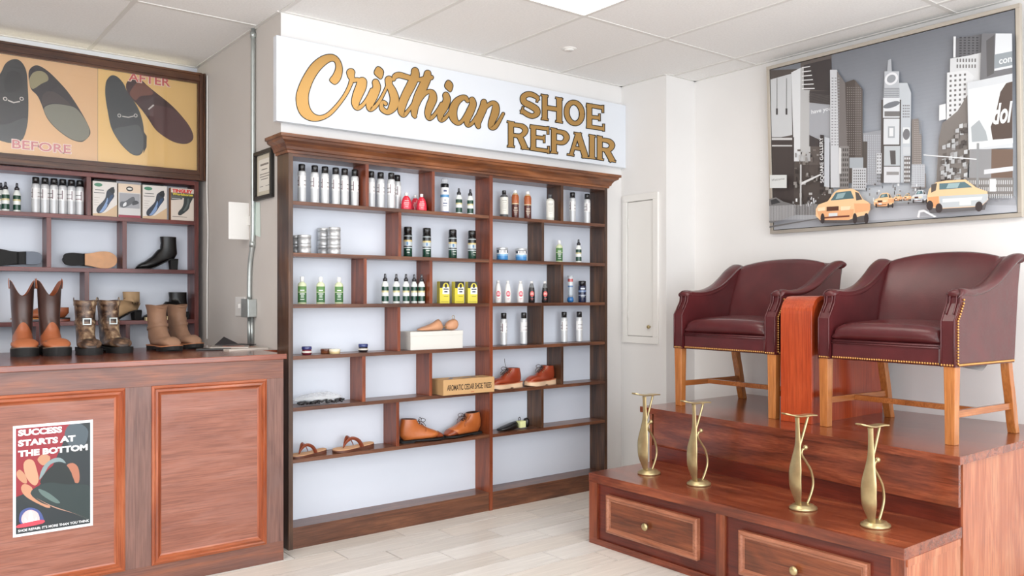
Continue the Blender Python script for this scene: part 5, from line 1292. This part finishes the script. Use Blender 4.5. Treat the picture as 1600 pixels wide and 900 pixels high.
# ================================================================= SHOES
def upper(mb, pairs, n=22, p=.85, mat=0, topfn=None, cap0=False):
    rings = []
    for i, (F_, B_, w_) in enumerate(pairs):
        c = ((F_[0] + B_[0]) / 2, (F_[1] + B_[1]) / 2); e = ((F_[0] - B_[0]) / 2, (F_[1] - B_[1]) / 2)
        ring = []
        for k in range(n):
            a = 2 * PI * k / n; ca, sa = math.cos(a), math.sin(a)
            cc = math.copysign(abs(ca) ** p, ca); ss = math.copysign(abs(sa) ** p, sa)
            x, z, y = c[0] + e[0] * cc, c[1] + e[1] * cc, w_ * ss
            if topfn: z += topfn(i, ca, sa)
            ring.append((x, y, z))
        rings.append(ring)
    mb.loft(rings, caps=(cap0, True), mat=mat); return rings
def inner(mb, pairs, depth, mat, t=.003, topfn=None, n=22, p=.85):
    """lining and rim of an open shaft"""
    F_, B_, w_ = pairs[0]
    def ring(F, B, w, d, dz):
        c = ((F[0] + B[0]) / 2, (F[1] + B[1]) / 2); e = ((F[0] - B[0]) / 2, (F[1] - B[1]) / 2); out = []
        for k in range(n):
            a = 2 * PI * k / n; ca, sa = math.cos(a), math.sin(a); L = math.hypot(*e); f = (L - d) / L
            cc = math.copysign(abs(ca) ** p, ca); ss = math.copysign(abs(sa) ** p, sa)
            out.append((c[0] + e[0] * f * cc, (w - d) * ss, c[1] + e[1] * f * cc + dz + (topfn(0, ca, sa) if topfn else 0)))
        return out
    return [ring(F_, B_, w_, 0, 0), ring(F_, B_, w_, t, .0005), ring(F_, B_, w_, t + .001, -depth)]
def foot(L=.285, s=1., toe=.030, zb=.012, wd=1.):
    k = L / .285
    return [((.155 * k, .088), (-.002, .040), .034 * wd), ((.178 * k, .075), (.02 * k, zb), .037 * wd), ((.2 * k, .066), (.08 * k, zb), .041 * wd), ((.225 * k, toe + .027), (.15 * k, zb), .045 * wd),
            ((.248 * k, toe + .018), (.20 * k, zb), .045 * wd), ((.266 * k, toe + .008), (.235 * k, zb), .039 * wd), ((.278 * k, toe - .004), (.262 * k, zb), .029 * wd), ((.283 * k, zb + .008), (.279 * k, zb + .002), .014 * wd)]
OUT = [(-.006, .014), (-.002, .024), (.01, .032), (.04, .037), (.08, .035), (.11, .033), (.14, .037), (.18, .046), (.21, .050), (.24, .048), (.258, .042), (.270, .035), (.279, .027), (.285, .018), (.288, .008)]
def sole(mb, L, z0, z1, grow=.0, wd=1., x0=-1, x1=9, mat=0, col=WHITE, bot=None, top=None):
    k = L / .285; rings = []
    fine = crom(OUT, 3)
    st = [(x * k, max(.002, h * wd + grow)) for x, h in fine if x0 <= x <= x1]
    for x, h in st:
        a = bot(x) if bot else z0; b = top(x) if top else z1
        rings.append([(x, -h, b), (x, -h, a), (x, 0, a), (x, h, a), (x, h, b), (x, 0, b)])
    mb.loft(rings, col=col, mat=mat, smooth=False)
def laces(mb, pts, w_, col, r=.0018):
    for i, (x, z) in enumerate(pts):
        mb.tube([(x, -w_, z - .004), (x + .003, 0, z + .004), (x, w_, z - .004)], r, 6, col)
        if i: x2, z2 = pts[i - 1]; mb.tube([(x2, -w_, z2 - .004), ((x + x2) / 2, 0, (z + z2) / 2 + .005), (x, w_, z - .004)], r, 6, col)
def bow(mb, x, z, col, up=0.):
    for s in (-1, 1):
        mb.tube(crom([(x, 0, z), (x + .018, s * .016, z + .014), (x + .034, s * .026, z + .004), (x + .026, s * .018, z - .008), (x, 0, z)], 4), .0016, 6, col)
        mb.tube(crom([(x, 0, z), (x + .02, s * .03, z - .012), (x + .03, s * .038, z - .03)], 4), .0016, 6, col)
def mk(name, label, cat, loc, heading, group): return thing(name, label, cat, loc, R(heading), group)

# --- tan chukka boots (sixth row)
def chukka():
    t = thing('chukka_boot', 'x', 'boot')
    sh = [((.104, .128), (.010, .134), .034), ((.112, .112), (.004, .108), .0365), ((.124, .100), (-.002, .075), .0375)]
    ft = foot(.285, toe=.030)
    mb = MB(); P_ = sh + ft; rr = upper(mb, P_[:8])
    mb.build('upper', M['shoe_tan'], t)
    mb = MB(); upper(mb, [((a[0] + .0008, a[1] + .0008), (b[0], b[1]), w_ + .0008) for a, b, w_ in P_[7:]], cap0=False); mb.build('toe_cap', M['shoe_tan2'], t)
    mb = MB(); mb.loft(inner(mb, P_, .05, 0), caps=(False, True)); mb.build('lining', M['work_dk'], t)
    mb = MB(); sole(mb, .285, .006, .014, .002, mat=0); o = mb.build('outsole', M['rubber'], t)
    mb = MB(); sole(mb, .285, 0, .0062, .001, x1=.085); mb.build('heel', M['rubber'], o)
    for s_ in (-1, 1): MB().tube([(.108, s_ * .037, .120), (.135, s_ * .0365, .092), (.156, s_ * .034, .076), (.150, s_ * .034, .05)], .0012, 5).build('quarter_seam', M['shoe_tan2'], t)
    mb = MB(); c = srgb(44, 26, 20); laces(mb, [(.122, .112), (.134, .100), (.147, .092)], .014, c); bow(mb, .120, .118, c); mb.build('laces', M['matte'], t)
    return t
ck = chukka(); ck.location = (at(625.5, 4.045) + .005, 4.06, Zs[5] + .0); ck.rotation_euler = (0, 0, R(-6)); ck.scale = (.955, 1, 1); ck['label'] = 'tan leather chukka boot pointing right, heel against the divider'; ck['group'] = 'tan chukka boots'
c2 = copy_tree(ck); c2.location = (at(750, 4.06) - .004, 4.065, Zs[5]); c2.rotation_euler = (0, 0, R(188)); c2['label'] = 'tan leather chukka boot pointing left, heel by the center panel'
# --- red-brown work boots with cream wedge soles (fifth row)
def redboot():
    t = thing('work_boot', 'x', 'boot')
    P_ = [((.100, .128), (.012, .124), .034), ((.108, .112), (.006, .10), .036), ((.122, .104), (.0, .078), .037), ((.150, .092), (-.002, .045), .036)] + foot(.28, toe=.040, zb=.026)[1:]
    P_ = [(a, (b[0], max(b[1], .026)), w_) for a, b, w_ in P_]
    mb = MB(); upper(mb, P_); mb.build('upper', M['shoe_red'], t)
    mb = MB(); mb.loft(inner(mb, P_, .05, 0), caps=(False, True)); mb.build('lining', M['shoe_blk'], t)
    mb = MB(); bt = lambda x: 0.0 if x < .09 else (.004 if x < .12 else (.0 if x < .23 else (x - .23) * .12))
    sole(mb, .28, 0, .028, .004, bot=bt, top=lambda x: .030 + max(0, (x - .24)) * .1 + max(0, .08 - x) * .08, col=srgb(222, 190, 158)); mb.build('wedge_sole', M['col'], t)
    mb = MB(); sole(mb, .28, 0, 0, .0055, bot=lambda x: .027 + max(0, .08 - x) * .08, top=lambda x: .0315 + max(0, (x - .24)) * .1 + max(0, .08 - x) * .08, col=srgb(186, 110, 76)); mb.build('welt', M['col'], t)
    mb = MB(); c = srgb(52, 30, 24); laces(mb, [(.112, .120), (.124, .112), (.138, .104), (.152, .096), (.166, .088)], .015, c); bow(mb, .118, .122, c)
    mb.build('laces', M['matte'], t)
    mb = MB()
    for i, (x, z) in enumerate([(.108, .116), (.120, .108), (.134, .1), (.148, .092)]):
        for s in (-1, 1): mb.lathe([(.003, -.002, c), (.003, .002, c)], 8, cx=x, cy=s * .0335, z0=z - .004)
    mb.build('eyelets', M['brass'], t)
    return t
rb = redboot(); rb.location = (at(812, 4.05), 4.05, Zs[4]); rb.rotation_euler = (0, 0, R(184)); rb.scale = (.88, .9, .95); rb['label'] = 'red-brown work boot with cream wedge sole, left one beside the kraft box'; rb['group'] = 'red-brown work boots'
mb = MB(); mb.tube(crom([(.125, .0, .122), (.140, .004, .15), (.150, .008, .178), (.152, .01, .19)], 4), .0016, 6, srgb(44, 30, 26)); ll = mb.build('loose_lace', M['matte'], rb)
r2 = copy_tree(rb)
for ch_ in list(r2.children):
    if ch_.name.startswith('loose_lace'): bpy.data.objects.remove(ch_)
r2.location = (at(865.5, 4.05), 4.06, Zs[4]); r2.rotation_euler = (0, 0, R(187)); r2['label'] = 'red-brown work boot with cream wedge sole, right one against the divider'
# --- flip-flops
def flipflop():
    t = thing('thong_sandal', 'x', 'sandal')
    lift = lambda x: .0
    mb = MB(); sole(mb, .25, 0, .010, -.004, col=srgb(96, 56, 42), bot=lambda x: 0 if x < .10 else (.0 + max(0, x - .22) * .1), top=lambda x: .012 + max(0, .10 - x) * .09); mb.build('outsole', M['col'], t)
    mb = MB(); sole(mb, .25, 0, .010, -.006, col=srgb(206, 160, 120), bot=lambda x: .0122 + max(0, .10 - x) * .09, top=lambda x: .0165 + max(0, .10 - x) * .09); mb.build('footbed', M['matte'], t)
    mb = MB()
    for s in (-1, 1):
        P_ = crom([(.190, 0, .017), (.175, s * .006, .045), (.150, s * .020, .066), (.120, s * .034, .055), (.100, s * .038, .028), (.096, s * .037, .015)], 5)
        mb.tube(P_, [.0035 + .0075 * min(1, i / 8) for i in range(len(P_))], 8, ry=.0018, up=(0, 1, 0))
    mb.build('thong_strap', M['shoe_tan2'], t)
    return t
ff = flipflop(); ff.location = (at(509, 4.03) + .006, 4.06, Zs[5]); ff.rotation_euler = (0, 0, R(192)); ff.scale = (.84, .88, .9); ff['label'] = 'brown leather thong sandal, left one on the sixth row'; ff['group'] = 'thong sandals'
f2 = copy_tree(ff); f2.location = (at(584, 4.04), 4.065, Zs[5]); f2.rotation_euler = (0, 0, R(190)); f2.scale = (1.0,) * 3; f2['label'] = 'brown leather thong sandal, right one nearer the divider'
# --- shoe trees
t = thing('cedar_shoe_tree', 'pale wooden shoe tree lying on the white box', 'shoe tree', (at(713, 4.05), 4.05, Zs[3] + .1030), R(181))
CW = plain('cedar_wood', (206, 152, 116), .5, 20, .08)
mb = MB(); upper(mb, [((.128, .066), (.100, .012), .020), ((.142, .060), (.112, .002), .028), ((.165, .045), (.140, .001), .034), ((.20, .032), (.175, .001), .038), ((.235, .022), (.215, .001), .034), ((.262, .014), (.25, .002), .022), ((.27, .008), (.266, .004), .010)], cap0=True); mb.build('forepart', CW, t)
mb = MB(); upper(mb, [((.078, .030), (.072, .008), .012), ((.065, .048), (.050, .002), .024), ((.045, .060), (.025, .001), .030), ((.020, .066), (.005, .006), .028), ((.004, .060), (-.004, .02), .020), ((-.006, .045), (-.008, .03), .008)], cap0=True); mb.build('heel_block', CW, t)
mb = MB(); mb.tube([(.07, .006, .020), (.12, .006, .022)], .003, 8); mb.tube([(.07, -.006, .020), (.12, -.006, .022)], .003, 8); mb.build('spring_rod', M['brass'], t)
mb = MB(); mb.tube(crom([(.018, 0, .062), (.012, 0, .075), (.020, 0, .086), (.030, 0, .080), (.026, 0, .066)], 4), .0018, 6); mb.build('pull_ring', M['brass'], t)
t = thing('plastic_shoe_tree', 'black shoe tree with pale yellow label on the lower right shelf', 'shoe tree', (at(824, 4.05), 4.05, Zs[5]), R(183))
mb = MB(); upper(mb, [((.10, .050), (.085, .004), .018), ((.125, .046), (.105, .002), .028), ((.16, .036), (.14, .001), .034), ((.20, .026), (.18, .001), .036), ((.235, .016), (.22, .002), .026), ((.245, .008), (.243, .005), .010)], cap0=True); mb.build('forepart', M['shoe_blk'], t)
mb = MB(); upper(mb, [((.028, .050), (.022, .006), .010), ((.018, .060), (.010, .002), .022), ((.004, .062), (-.004, .004), .020), ((-.008, .05), (-.010, .02), .008)], cap0=True); mb.build('heel_block', M['shoe_blk'], t)
MB().tube([(.015, 0, .03), (.10, 0, .028)], .006, 8).build('rod', M['shoe_blk'], t)
MB().tube(crom([(.062, 0, .048), (.058, 0, .062), (.066, 0, .070), (.074, 0, .062), (.070, 0, .048)], 4), .0022, 6).build('hanging_loop', M['shoe_blk'], t)
bx(.036, .082, -.014, .026, .008, .048, 'label', M['matte'], t, .001, srgb(226, 230, 170))
# --- bag of black clips (fifth row, left)
t = thing('clip_bag', 'clear plastic bag of black insole clips on the fifth row', 'bag', (at(498, 4.05), 4.05, Zs[4]))
rd = random.Random(5); rings = []
for i in range(13):
    x = -.135 + .27 * i / 12; e = math.sin(PI * min(1, max(0.03, i / 12))) ** .6
    rings.append([(x + rd.uniform(-.004, .004), .045 * e * math.cos(2 * PI * k / 14), .029 + (.028 * e * (.7 + .6 * rd.random())) * math.sin(2 * PI * k / 14) * (1 if k < 8 else .95)) for k in range(14)])
rings = [[(x, y, max(.001, z)) for x, y, z in r] for r in rings]
MB().loft(rings, smooth=False).build('plastic_bag', M['clear'], t)
mb = MB()
for i in range(16):
    x = rd.uniform(-.12, .11); y = rd.uniform(-.052, -.02); z = .008 + rd.random() * .010
    a = rd.uniform(-.4, .4); l = rd.uniform(.02, .034)
    mb.tube(crom([(x - l * math.cos(a), y - .4 * l * math.sin(a), z), (x - l * .3, y - .004, z + .005), (x + l * .3, y + .004, z + .005), (x + l * math.cos(a), y + .4 * l * math.sin(a), z)], 3), .0085, 7, srgb(26, 26, 30), ry=.006)
o = mb.build('clips', M['gloss'], t); o['kind'] = 'stuff'

# --- counter boots (toes towards the shop)
def shaft_ring(xf, xb, z, w_): return ((xf, z), (xb, z), w_)
def cowboy():
    t = thing('pull_on_boot', 'x', 'boot')
    ft = foot(.30, toe=.054, zb=.03, wd=1.24)
    sh = [shaft_ring(.122, -.012, .330, .052), shaft_ring(.120, -.010, .30, .051), shaft_ring(.117, -.007, .26, .049), shaft_ring(.116, -.004, .21, .0465), shaft_ring(.120, .0, .165, .044), ((.134, .132), (.0, .11), .043), ((.150, .106), (-.003, .07), .042)]
    V = lambda i, ca, sa: (max(0, 1 - i / 2.6) * (.026 * abs(sa) ** 2.2 - .050 * abs(ca) ** 4))
    P_ = sh + ft[1:]
    dense = [((q[0], q[1]), (q[2], q[3]), q[4]) for q in crom([F_ + B_ + (w_,) for F_, B_, w_ in P_], 5)]
    n = 64; tmp = MB(); rgs = upper(tmp, dense, n=n, p=.92, topfn=lambda i, ca, sa: V(i / 5, ca, sa))
    parts = {True: MB(), False: MB()}; owner = {}
    isv = lambda i, k: owner.get((i, k % n))
    for i in range(len(rgs) - 1):
        for k in range(n):
            k2 = (k + 1) % n; a0, b1 = rgs[i][k], rgs[i + 1][k2]
            z = (a0[2] + b1[2]) / 2; y = (a0[1] + rgs[i][k2][1]) / 2; x = (a0[0] + rgs[i + 1][k][0]) / 2
            owner[(i, k)] = x > .06 and z < .066 + .098 * max(0, 1 - abs(y) / .046) ** .62
    adj = {}
    for (i, k), v in owner.items():
        if i + 1 < len(rgs) - 1 and owner[(i + 1, k)] != v: adj.setdefault((i + 1, k), set()).add((i + 1, (k + 1) % n)); adj.setdefault((i + 1, (k + 1) % n), set()).add((i + 1, k))
        if owner[(i, (k + 1) % n)] != v: q1, q2 = (i, (k + 1) % n), (i + 1, (k + 1) % n); adj.setdefault(q1, set()).add(q2); adj.setdefault(q2, set()).add(q1)
    for _ in range(8):
        new = {}
        for (i, k), ns in adj.items():
            if i in (0, len(rgs) - 1): continue
            av = [sum(rgs[a][b][c] for a, b in ns) / len(ns) for c in range(3)]
            new[(i, k)] = tuple(.5 * o_ + .5 * a_ for o_, a_ in zip(rgs[i][k], av))
        for (i, k), p_ in new.items(): rgs[i][k] = p_
    for i in range(len(rgs) - 1):
        for k in range(n):
            k2 = (k + 1) % n; a0, a1, b0, b1 = rgs[i][k], rgs[i][k2], rgs[i + 1][k], rgs[i + 1][k2]
            z = (a0[2] + b1[2]) / 2; y = (a0[1] + a1[1]) / 2; x = (a0[0] + b1[0]) / 2
            vamp = owner[(i, k)]
            q_ = parts[vamp]; off = len(q_.v); q_.v += [a0, a1, b1, b0]; q_.f.append((off, off + 1, off + 2, off + 3)); q_.c.append(WHITE); q_.m.append(0); q_.s.append(True)
    for key, nm, mt in ((False, 'shaft', 'work_dk'), (True, 'vamp', 'work_or')):
        o = parts[key].build(nm, M[mt], t); bm = bmesh.new(); bm.from_mesh(o.data); bmesh.ops.remove_doubles(bm, verts=bm.verts, dist=.0002); bm.to_mesh(o.data); bm.free()
    # lining
    rr = MB(); a = []
    for i in range(4):
        (F_, B_, w_) = P_[i]; ring = []
        for k in range(32):
            an = 2 * PI * k / 32; ca, sa = math.cos(an), math.sin(an); cx = (F_[0] + B_[0]) / 2; e = (F_[0] - B_[0]) / 2 - .003
            ring.append((cx + e * math.copysign(abs(ca) ** .92, ca), (w_ - .003) * math.copysign(abs(sa) ** .92, sa), F_[1] + V(i, ca, sa) - .0005))
        a.append(ring)
    outer = [(F_, B_, w_) for F_, B_, w_ in P_[:1]]
    ring0 = []
    for k in range(32):
        an = 2 * PI * k / 32; ca, sa = math.cos(an), math.sin(an); F_, B_, w_ = P_[0]; cx = (F_[0] + B_[0]) / 2; e = (F_[0] - B_[0]) / 2
        ring0.append((cx + e * math.copysign(abs(ca) ** .92, ca), w_ * math.copysign(abs(sa) ** .92, sa), F_[1] + V(0, ca, sa)))
    rr.loft([ring0] + a, caps=(False, True)); rr.build('lining', M['work_or'], t)
    mb = MB(); sole(mb, .305, .012, .034, .005, wd=1.08, bot=lambda x: .010, top=lambda x: .033 + max(0, x - .24) * .12); o = mb.build('outsole', M['rubber'], t)
    mb = MB(); sole(mb, .305, 0, .0105, .003, wd=1.08, x1=.085); mb.build('heel', M['rubber'], o)
    mb = MB(); sole(mb, .305, 0, .0105, .004, wd=1.08, x0=.13); mb.build('tread', M['rubber'], o)
    mb = MB(); sole(mb, .303, 0, 0, .005, wd=1.06, bot=lambda x: .033 + max(0, x - .24) * .12, top=lambda x: .037 + max(0, x - .24) * .12, col=srgb(120, 100, 84)); mb.build('welt', M['col'], t)
    for s in (-1, 1):
        MB().tube(crom([(.045, s * .054, .315), (.045, s * .056, .345), (.055, s * .055, .360), (.065, s * .056, .345), (.065, s * .054, .315)], 3), .0065, 6, ry=.0018, up=(0, 1, 0)).build('pull_loop', M['work_or'], t)
    return t
cb = cowboy(); cb['label'] = 'dark-shafted russet pull-on boot, leftmost on the counter'; cb['group'] = 'russet pull-on boots'
def put(o, u, ztoe_v, heading, L, toe_frac=.8):
    """stand a boot so that its toe area is at photo point (u, v) on the counter"""
    a, b = dirx(u); D = (1.0 - CAM_H) * F_PX / (HZ - ztoe_v); h = R(heading)
    o.location = (a * D - math.cos(h) * L * toe_frac, b * D - math.sin(h) * L * toe_frac, 1.0003); o.rotation_euler = (0, 0, h)
put(cb, 40, 557, 266, .29, .95)
cb2 = copy_tree(cb); put(cb2, 93, 556, 272, .29, .95); cb2['label'] = 'dark-shafted russet pull-on boot, right one of the first pair'
def engineer():
    t = thing('engineer_boot', 'x', 'boot')
    ft = foot(.295, toe=.052, zb=.026, wd=1.18)
    P_ = [shaft_ring(.122, -.014, .262, .050), shaft_ring(.119, -.010, .23, .049), shaft_ring(.118, -.006, .19, .046), shaft_ring(.124, .0, .155, .045), ((.136, .128), (.0, .10), .044), ((.152, .104), (-.003, .06), .042)] + ft[1:]
    mb = MB(); upper(mb, P_, p=.9, n=26, topfn=lambda i, ca, sa: .006 * abs(sa) if i == 0 else 0); mb.build('upper', M['mottle'], t)
    mb = MB(); mb.loft(inner(mb, P_, .05, 0, topfn=lambda i, ca, sa: .006 * abs(sa), n=26, p=.9), caps=(False, True)); mb.build('lining', M['work_dk'], t)
    # straps: instep and shaft
    def strap(F_, B_, w_, hw, nm):
        r = []
        for dz in (-hw, hw):
            ring = []
            for k in range(26):
                an = 2 * PI * k / 26; ca, sa = math.cos(an), math.sin(an); c = ((F_[0] + B_[0]) / 2, (F_[1] + B_[1]) / 2); e = ((F_[0] - B_[0]) / 2, (F_[1] - B_[1]) / 2)
                ring.append((c[0] + (e[0] + .003 * (1 if e[0] > 0 else -1)) * math.copysign(abs(ca) ** .9, ca), (w_ + .003) * math.copysign(abs(sa) ** .9, sa), c[1] + e[1] * ca + dz))
            r.append(ring)
        MB().loft(r, caps=(False, False)).build(nm, M['mottle'], t)
    strap((.125, .158), (-.0, .150), .0465, .011, 'instep_strap'); strap((.124, .248), (-.014, .248), .050, .009, 'shaft_strap')
    fr = MB()
    for a, b, c, d in ((-.020, .020, .142, .148), (-.020, .020, .170, .176), (-.020, -.014, .148, .170), (.014, .020, .148, .170)): fr.box(.127, .133, a, b, c, d)
    fr.build('buckle', M['galv'], t, .001)
    mb = MB(); sole(mb, .298, .010, .028, .006, wd=1.05, top=lambda x: .028 + max(0, x - .24) * .1); o = mb.build('outsole', M['rubber'], t)
    mb = MB(); sole(mb, .298, 0, .0105, .004, wd=1.05, x1=.085); mb.build('heel', M['rubber'], o)
    mb = MB(); sole(mb, .298, 0, .0105, .005, wd=1.05, x0=.13); mb.build('tread', M['rubber'], o)
    for s in (-1, 1): MB().tube(crom([(.045, s * .050, .250), (.045, s * .052, .272), (.055, s * .052, .278), (.065, s * .052, .272), (.065, s * .050, .250)], 3), .0045, 6, ry=.0016, up=(0, 1, 0)).build('pull_loop', M['mottle'], t)
    return t
en = engineer(); en['label'] = 'mottled brown buckled boot, left one of the middle pair on the counter'; en['group'] = 'mottled buckled boots'
put(en, 143, 555, 266, .29, .95); en.scale = (.97,) * 3
en2 = copy_tree(en); put(en2, 194, 552, 276, .29, .95); en2['label'] = 'mottled brown buckled boot, right one of the middle pair on the counter'
def suede_boot():
    t = thing('suede_boot', 'x', 'boot')
    ft = foot(.275, toe=.046, zb=.022, wd=1.05)
    P_ = [shaft_ring(.120, -.018, .225, .050), shaft_ring(.110, -.008, .205, .044), shaft_ring(.108, -.003, .175, .042), shaft_ring(.114, .0, .145, .043), ((.128, .118), (.0, .095), .042), ((.145, .096), (-.003, .055), .040)] + ft[1:]
    mb = MB(); upper(mb, P_, p=.9, n=26, topfn=lambda i, ca, sa: .010 * abs(sa) if i == 0 else 0); mb.build('upper', M['suede'], t)
    mb = MB(); mb.loft(inner(mb, P_, .012, 0, topfn=lambda i, ca, sa: .010 * abs(sa), n=26, p=.9), caps=(False, True)); mb.build('lining', M['suede'], t)
    for (z, x, w_, dz, tl) in ((.160, .110, .0425, .008, -.012), (.118, .126, .0425, .008, .03)):
        r = []
        for d in (-dz, dz):
            r.append([((x - .002) / 2 + ((x + .002) / 2 + .003) * math.copysign(abs(math.cos(a)) ** .9, math.cos(a)), (w_ + .0032) * math.copysign(abs(math.sin(a)) ** .9, math.sin(a)), z + d + tl * math.cos(a) * .5) for a in [2 * PI * k / 26 for k in range(26)]])
        MB().loft(r, caps=(False, False)).build('ankle_strap', M['suede'], t)
    mb = MB(); mb.box(.020, .046, -.0505, -.0465, .150, .170); mb.build('buckle', M['brass'], t, .001)
    mb = MB(); sole(mb, .278, .008, .024, .004, wd=1.02, top=lambda x: .022 + max(0, x - .23) * .12); o = mb.build('outsole', M['rubber'], t)
    mb = MB(); sole(mb, .278, 0, .0085, .003, wd=1.02, x1=.08); mb.build('heel', M['rubber'], o)
    mb = MB(); sole(mb, .278, 0, .0085, .002, wd=1.02, x0=.13, x1=.262); mb.build('tread', M['rubber'], o)
    mb = MB(); sole(mb, .278, 0, 0, .006, wd=1.02, bot=lambda x: .0215 + max(0, x - .23) * .12, top=lambda x: .0265 + max(0, x - .23) * .12, col=srgb(170, 112, 76)); mb.build('welt', M['col'], t)
    return t
su = suede_boot(); su['label'] = 'taupe suede ankle-strap boot, left front one of the third pair'; su['group'] = 'taupe suede boots'
put(su, 273, 549, 279, .27, .95); su.scale = (.98, 1.0, 1.0)
su2 = copy_tree(su); put(su2, 307, 545, 282, .27, .95); su2['label'] = 'taupe suede ankle-strap boot, right one overlapping behind its pair'

# --- shoes on the alcove shelf
def heel_boot(mat, hl=.062, sh_h=.20, zipcol=None):
    t = thing('ankle_boot', 'x', 'boot')
    lf = lambda x: hl * max(0, min(1, 1 - (x - .05) / .13)) ** 1.3 if x > .05 else hl
    ft = []
    for F_, B_, w_ in foot(.25, toe=.022, zb=.006, wd=.9): ft.append(((F_[0] + (.0), F_[1] + lf(F_[0]) * .55), (B_[0], max(.006, B_[1]) + lf(B_[0])), w_))
    P_ = [shaft_ring(.104, .006, sh_h, .036), shaft_ring(.100, .006, sh_h - .04, .035), shaft_ring(.104, .003, sh_h - .075, .035), ((.120, .122), (.0, .100), .035)] + ft[1:]
    mb = MB(); upper(mb, P_); mb.build('upper', mat, t)
    mb = MB(); mb.loft(inner(mb, P_, .05, 0), caps=(False, True)); mb.build('lining', M['work_dk'], t)
    mb = MB(); sole(mb, .25, 0, 0, -.001, wd=.88, bot=lambda x: lf(x) + .0005, top=lambda x: lf(x) + .007); mb.build('outsole', M['rubber'], t)
    mb = MB(); mb.loft([[(-.002 + .004 * s, -.026 + .002 * s, z), (.048 - .006 * s, -.026 + .002 * s, z), (.048 - .006 * s, .026 - .002 * s, z), (-.002 + .004 * s, .026 - .002 * s, z)] for z, s in ((0, 1.), (hl * .5, .6), (hl + .001, 0))], smooth=False); mb.build('heel', M['rubber'], t, .003)
    return t
hb = heel_boot(M['shoe_blk'], .062, .205); hb.location = (onY(276, 400, 5.42).x, 5.415, ZA[1]); hb.rotation_euler = (0, 0, R(182)); hb['label'] = 'black leather heeled ankle boot, right cubby of the alcove middle shelf'
hb.scale = (.98, .95, 1.0)
tb_ = heel_boot(M['suede_l'], .055, .172); tb_.location = (onY(217, 400, 5.42).x, 5.40, ZA[2]); tb_.rotation_euler = (0, 0, R(196)); tb_['label'] = 'sand suede heeled ankle boot with side zip, behind the mottled boots'
mb = MB(); mb.box(.048, .054, -.0368, -.0345, .070, .165); mb.build('zip', M['galv'], tb_)
bb = heel_boot(M['shoe_blk'], .045, .185); bb.location = (onY(292, 400, 5.42).x, 5.41, ZA[2]); bb.rotation_euler = (0, 0, R(184)); bb.scale = (1.12, 1, .92); bb['label'] = 'black ankle boot half hidden behind the taupe suede boots'
bk2 = copy_tree(bb)
bpy.data.objects.remove  # noqa
for ch_ in list(bk2.children): bpy.data.objects.remove(ch_)
bpy.data.objects.remove(bk2)
def low_shoe(mat, smat, hmat, L=.28):
    """dress shoe; lies on its side when rotated"""
    t = thing('dress_shoe', 'x', 'shoe')
    P_ = [((.120, .070), (-.002, .072), .028), ((.130, .064), (-.002, .05), .032)] + [((F_[0], F_[1] * .8), B_, w_ * .95) for F_, B_, w_ in foot(L, toe=.028, zb=.012)]
    mb = MB(); upper(mb, P_); mb.build('upper', mat, t)
    mb = MB(); mb.loft(inner(mb, P_, .03, 0), caps=(False, True)); mb.build('lining', M['work_dk'], t)
    mb = MB(); sole(mb, L, .006, .012, .001, x0=.10); mb.build('forepart_sole', smat, t)
    mb = MB(); sole(mb, L, .006, .012, .001, x1=.115); mb.build('waist', M['rubber'], t)
    mb = MB(); sole(mb, L, -.008, .006, .0, x1=.075); mb.build('heel', hmat, t)
    return t
TS = plain('tan_sole', (196, 132, 64), .35, 18, .12, coat=.3)
GS = plain('grey_rubber_toe', (96, 104, 118), .4)
def lay(o, u_heel, z, toe_right, y=5.405, roll=92, yaw=0, dz=0.05):
    x = onY(u_heel, 400, y).x
    h = 0 if toe_right else 180
    # roll the shoe on its side so that the sole faces the shop
    rm = Matrix.Rotation(R(h + yaw), 4, 'Z') @ Matrix.Rotation(R(-roll if toe_right else roll), 4, 'X')
    o.matrix_world = Matrix.Translation((x, y, z + dz)) @ rm
s1 = low_shoe(M['shoe_blk'], TS, M['rubber']); lay(s1, 101, ZA[1], True, dz=.052, y=5.40); s1['label'] = 'black dress shoe on its side showing a new tan leather sole'
s2 = low_shoe(M['shoe_blk'], M['rubber'], GS, .30); lay(s2, 63, ZA[1], False, dz=.052, y=5.40); s2['label'] = 'black shoe on its side at the left edge, sole with a slate grey heel'
s3 = low_shoe(M['work_or'], TS, M['shoe_tan2'], .29); s3.location = (onY(107, 400, 5.41).x, 5.41, ZA[2] + .0085); s3.rotation_euler = (0, 0, R(181)); s3.name = 'loafer'; s3['label'] = 'russet leather loafer behind the two tall russet boots'
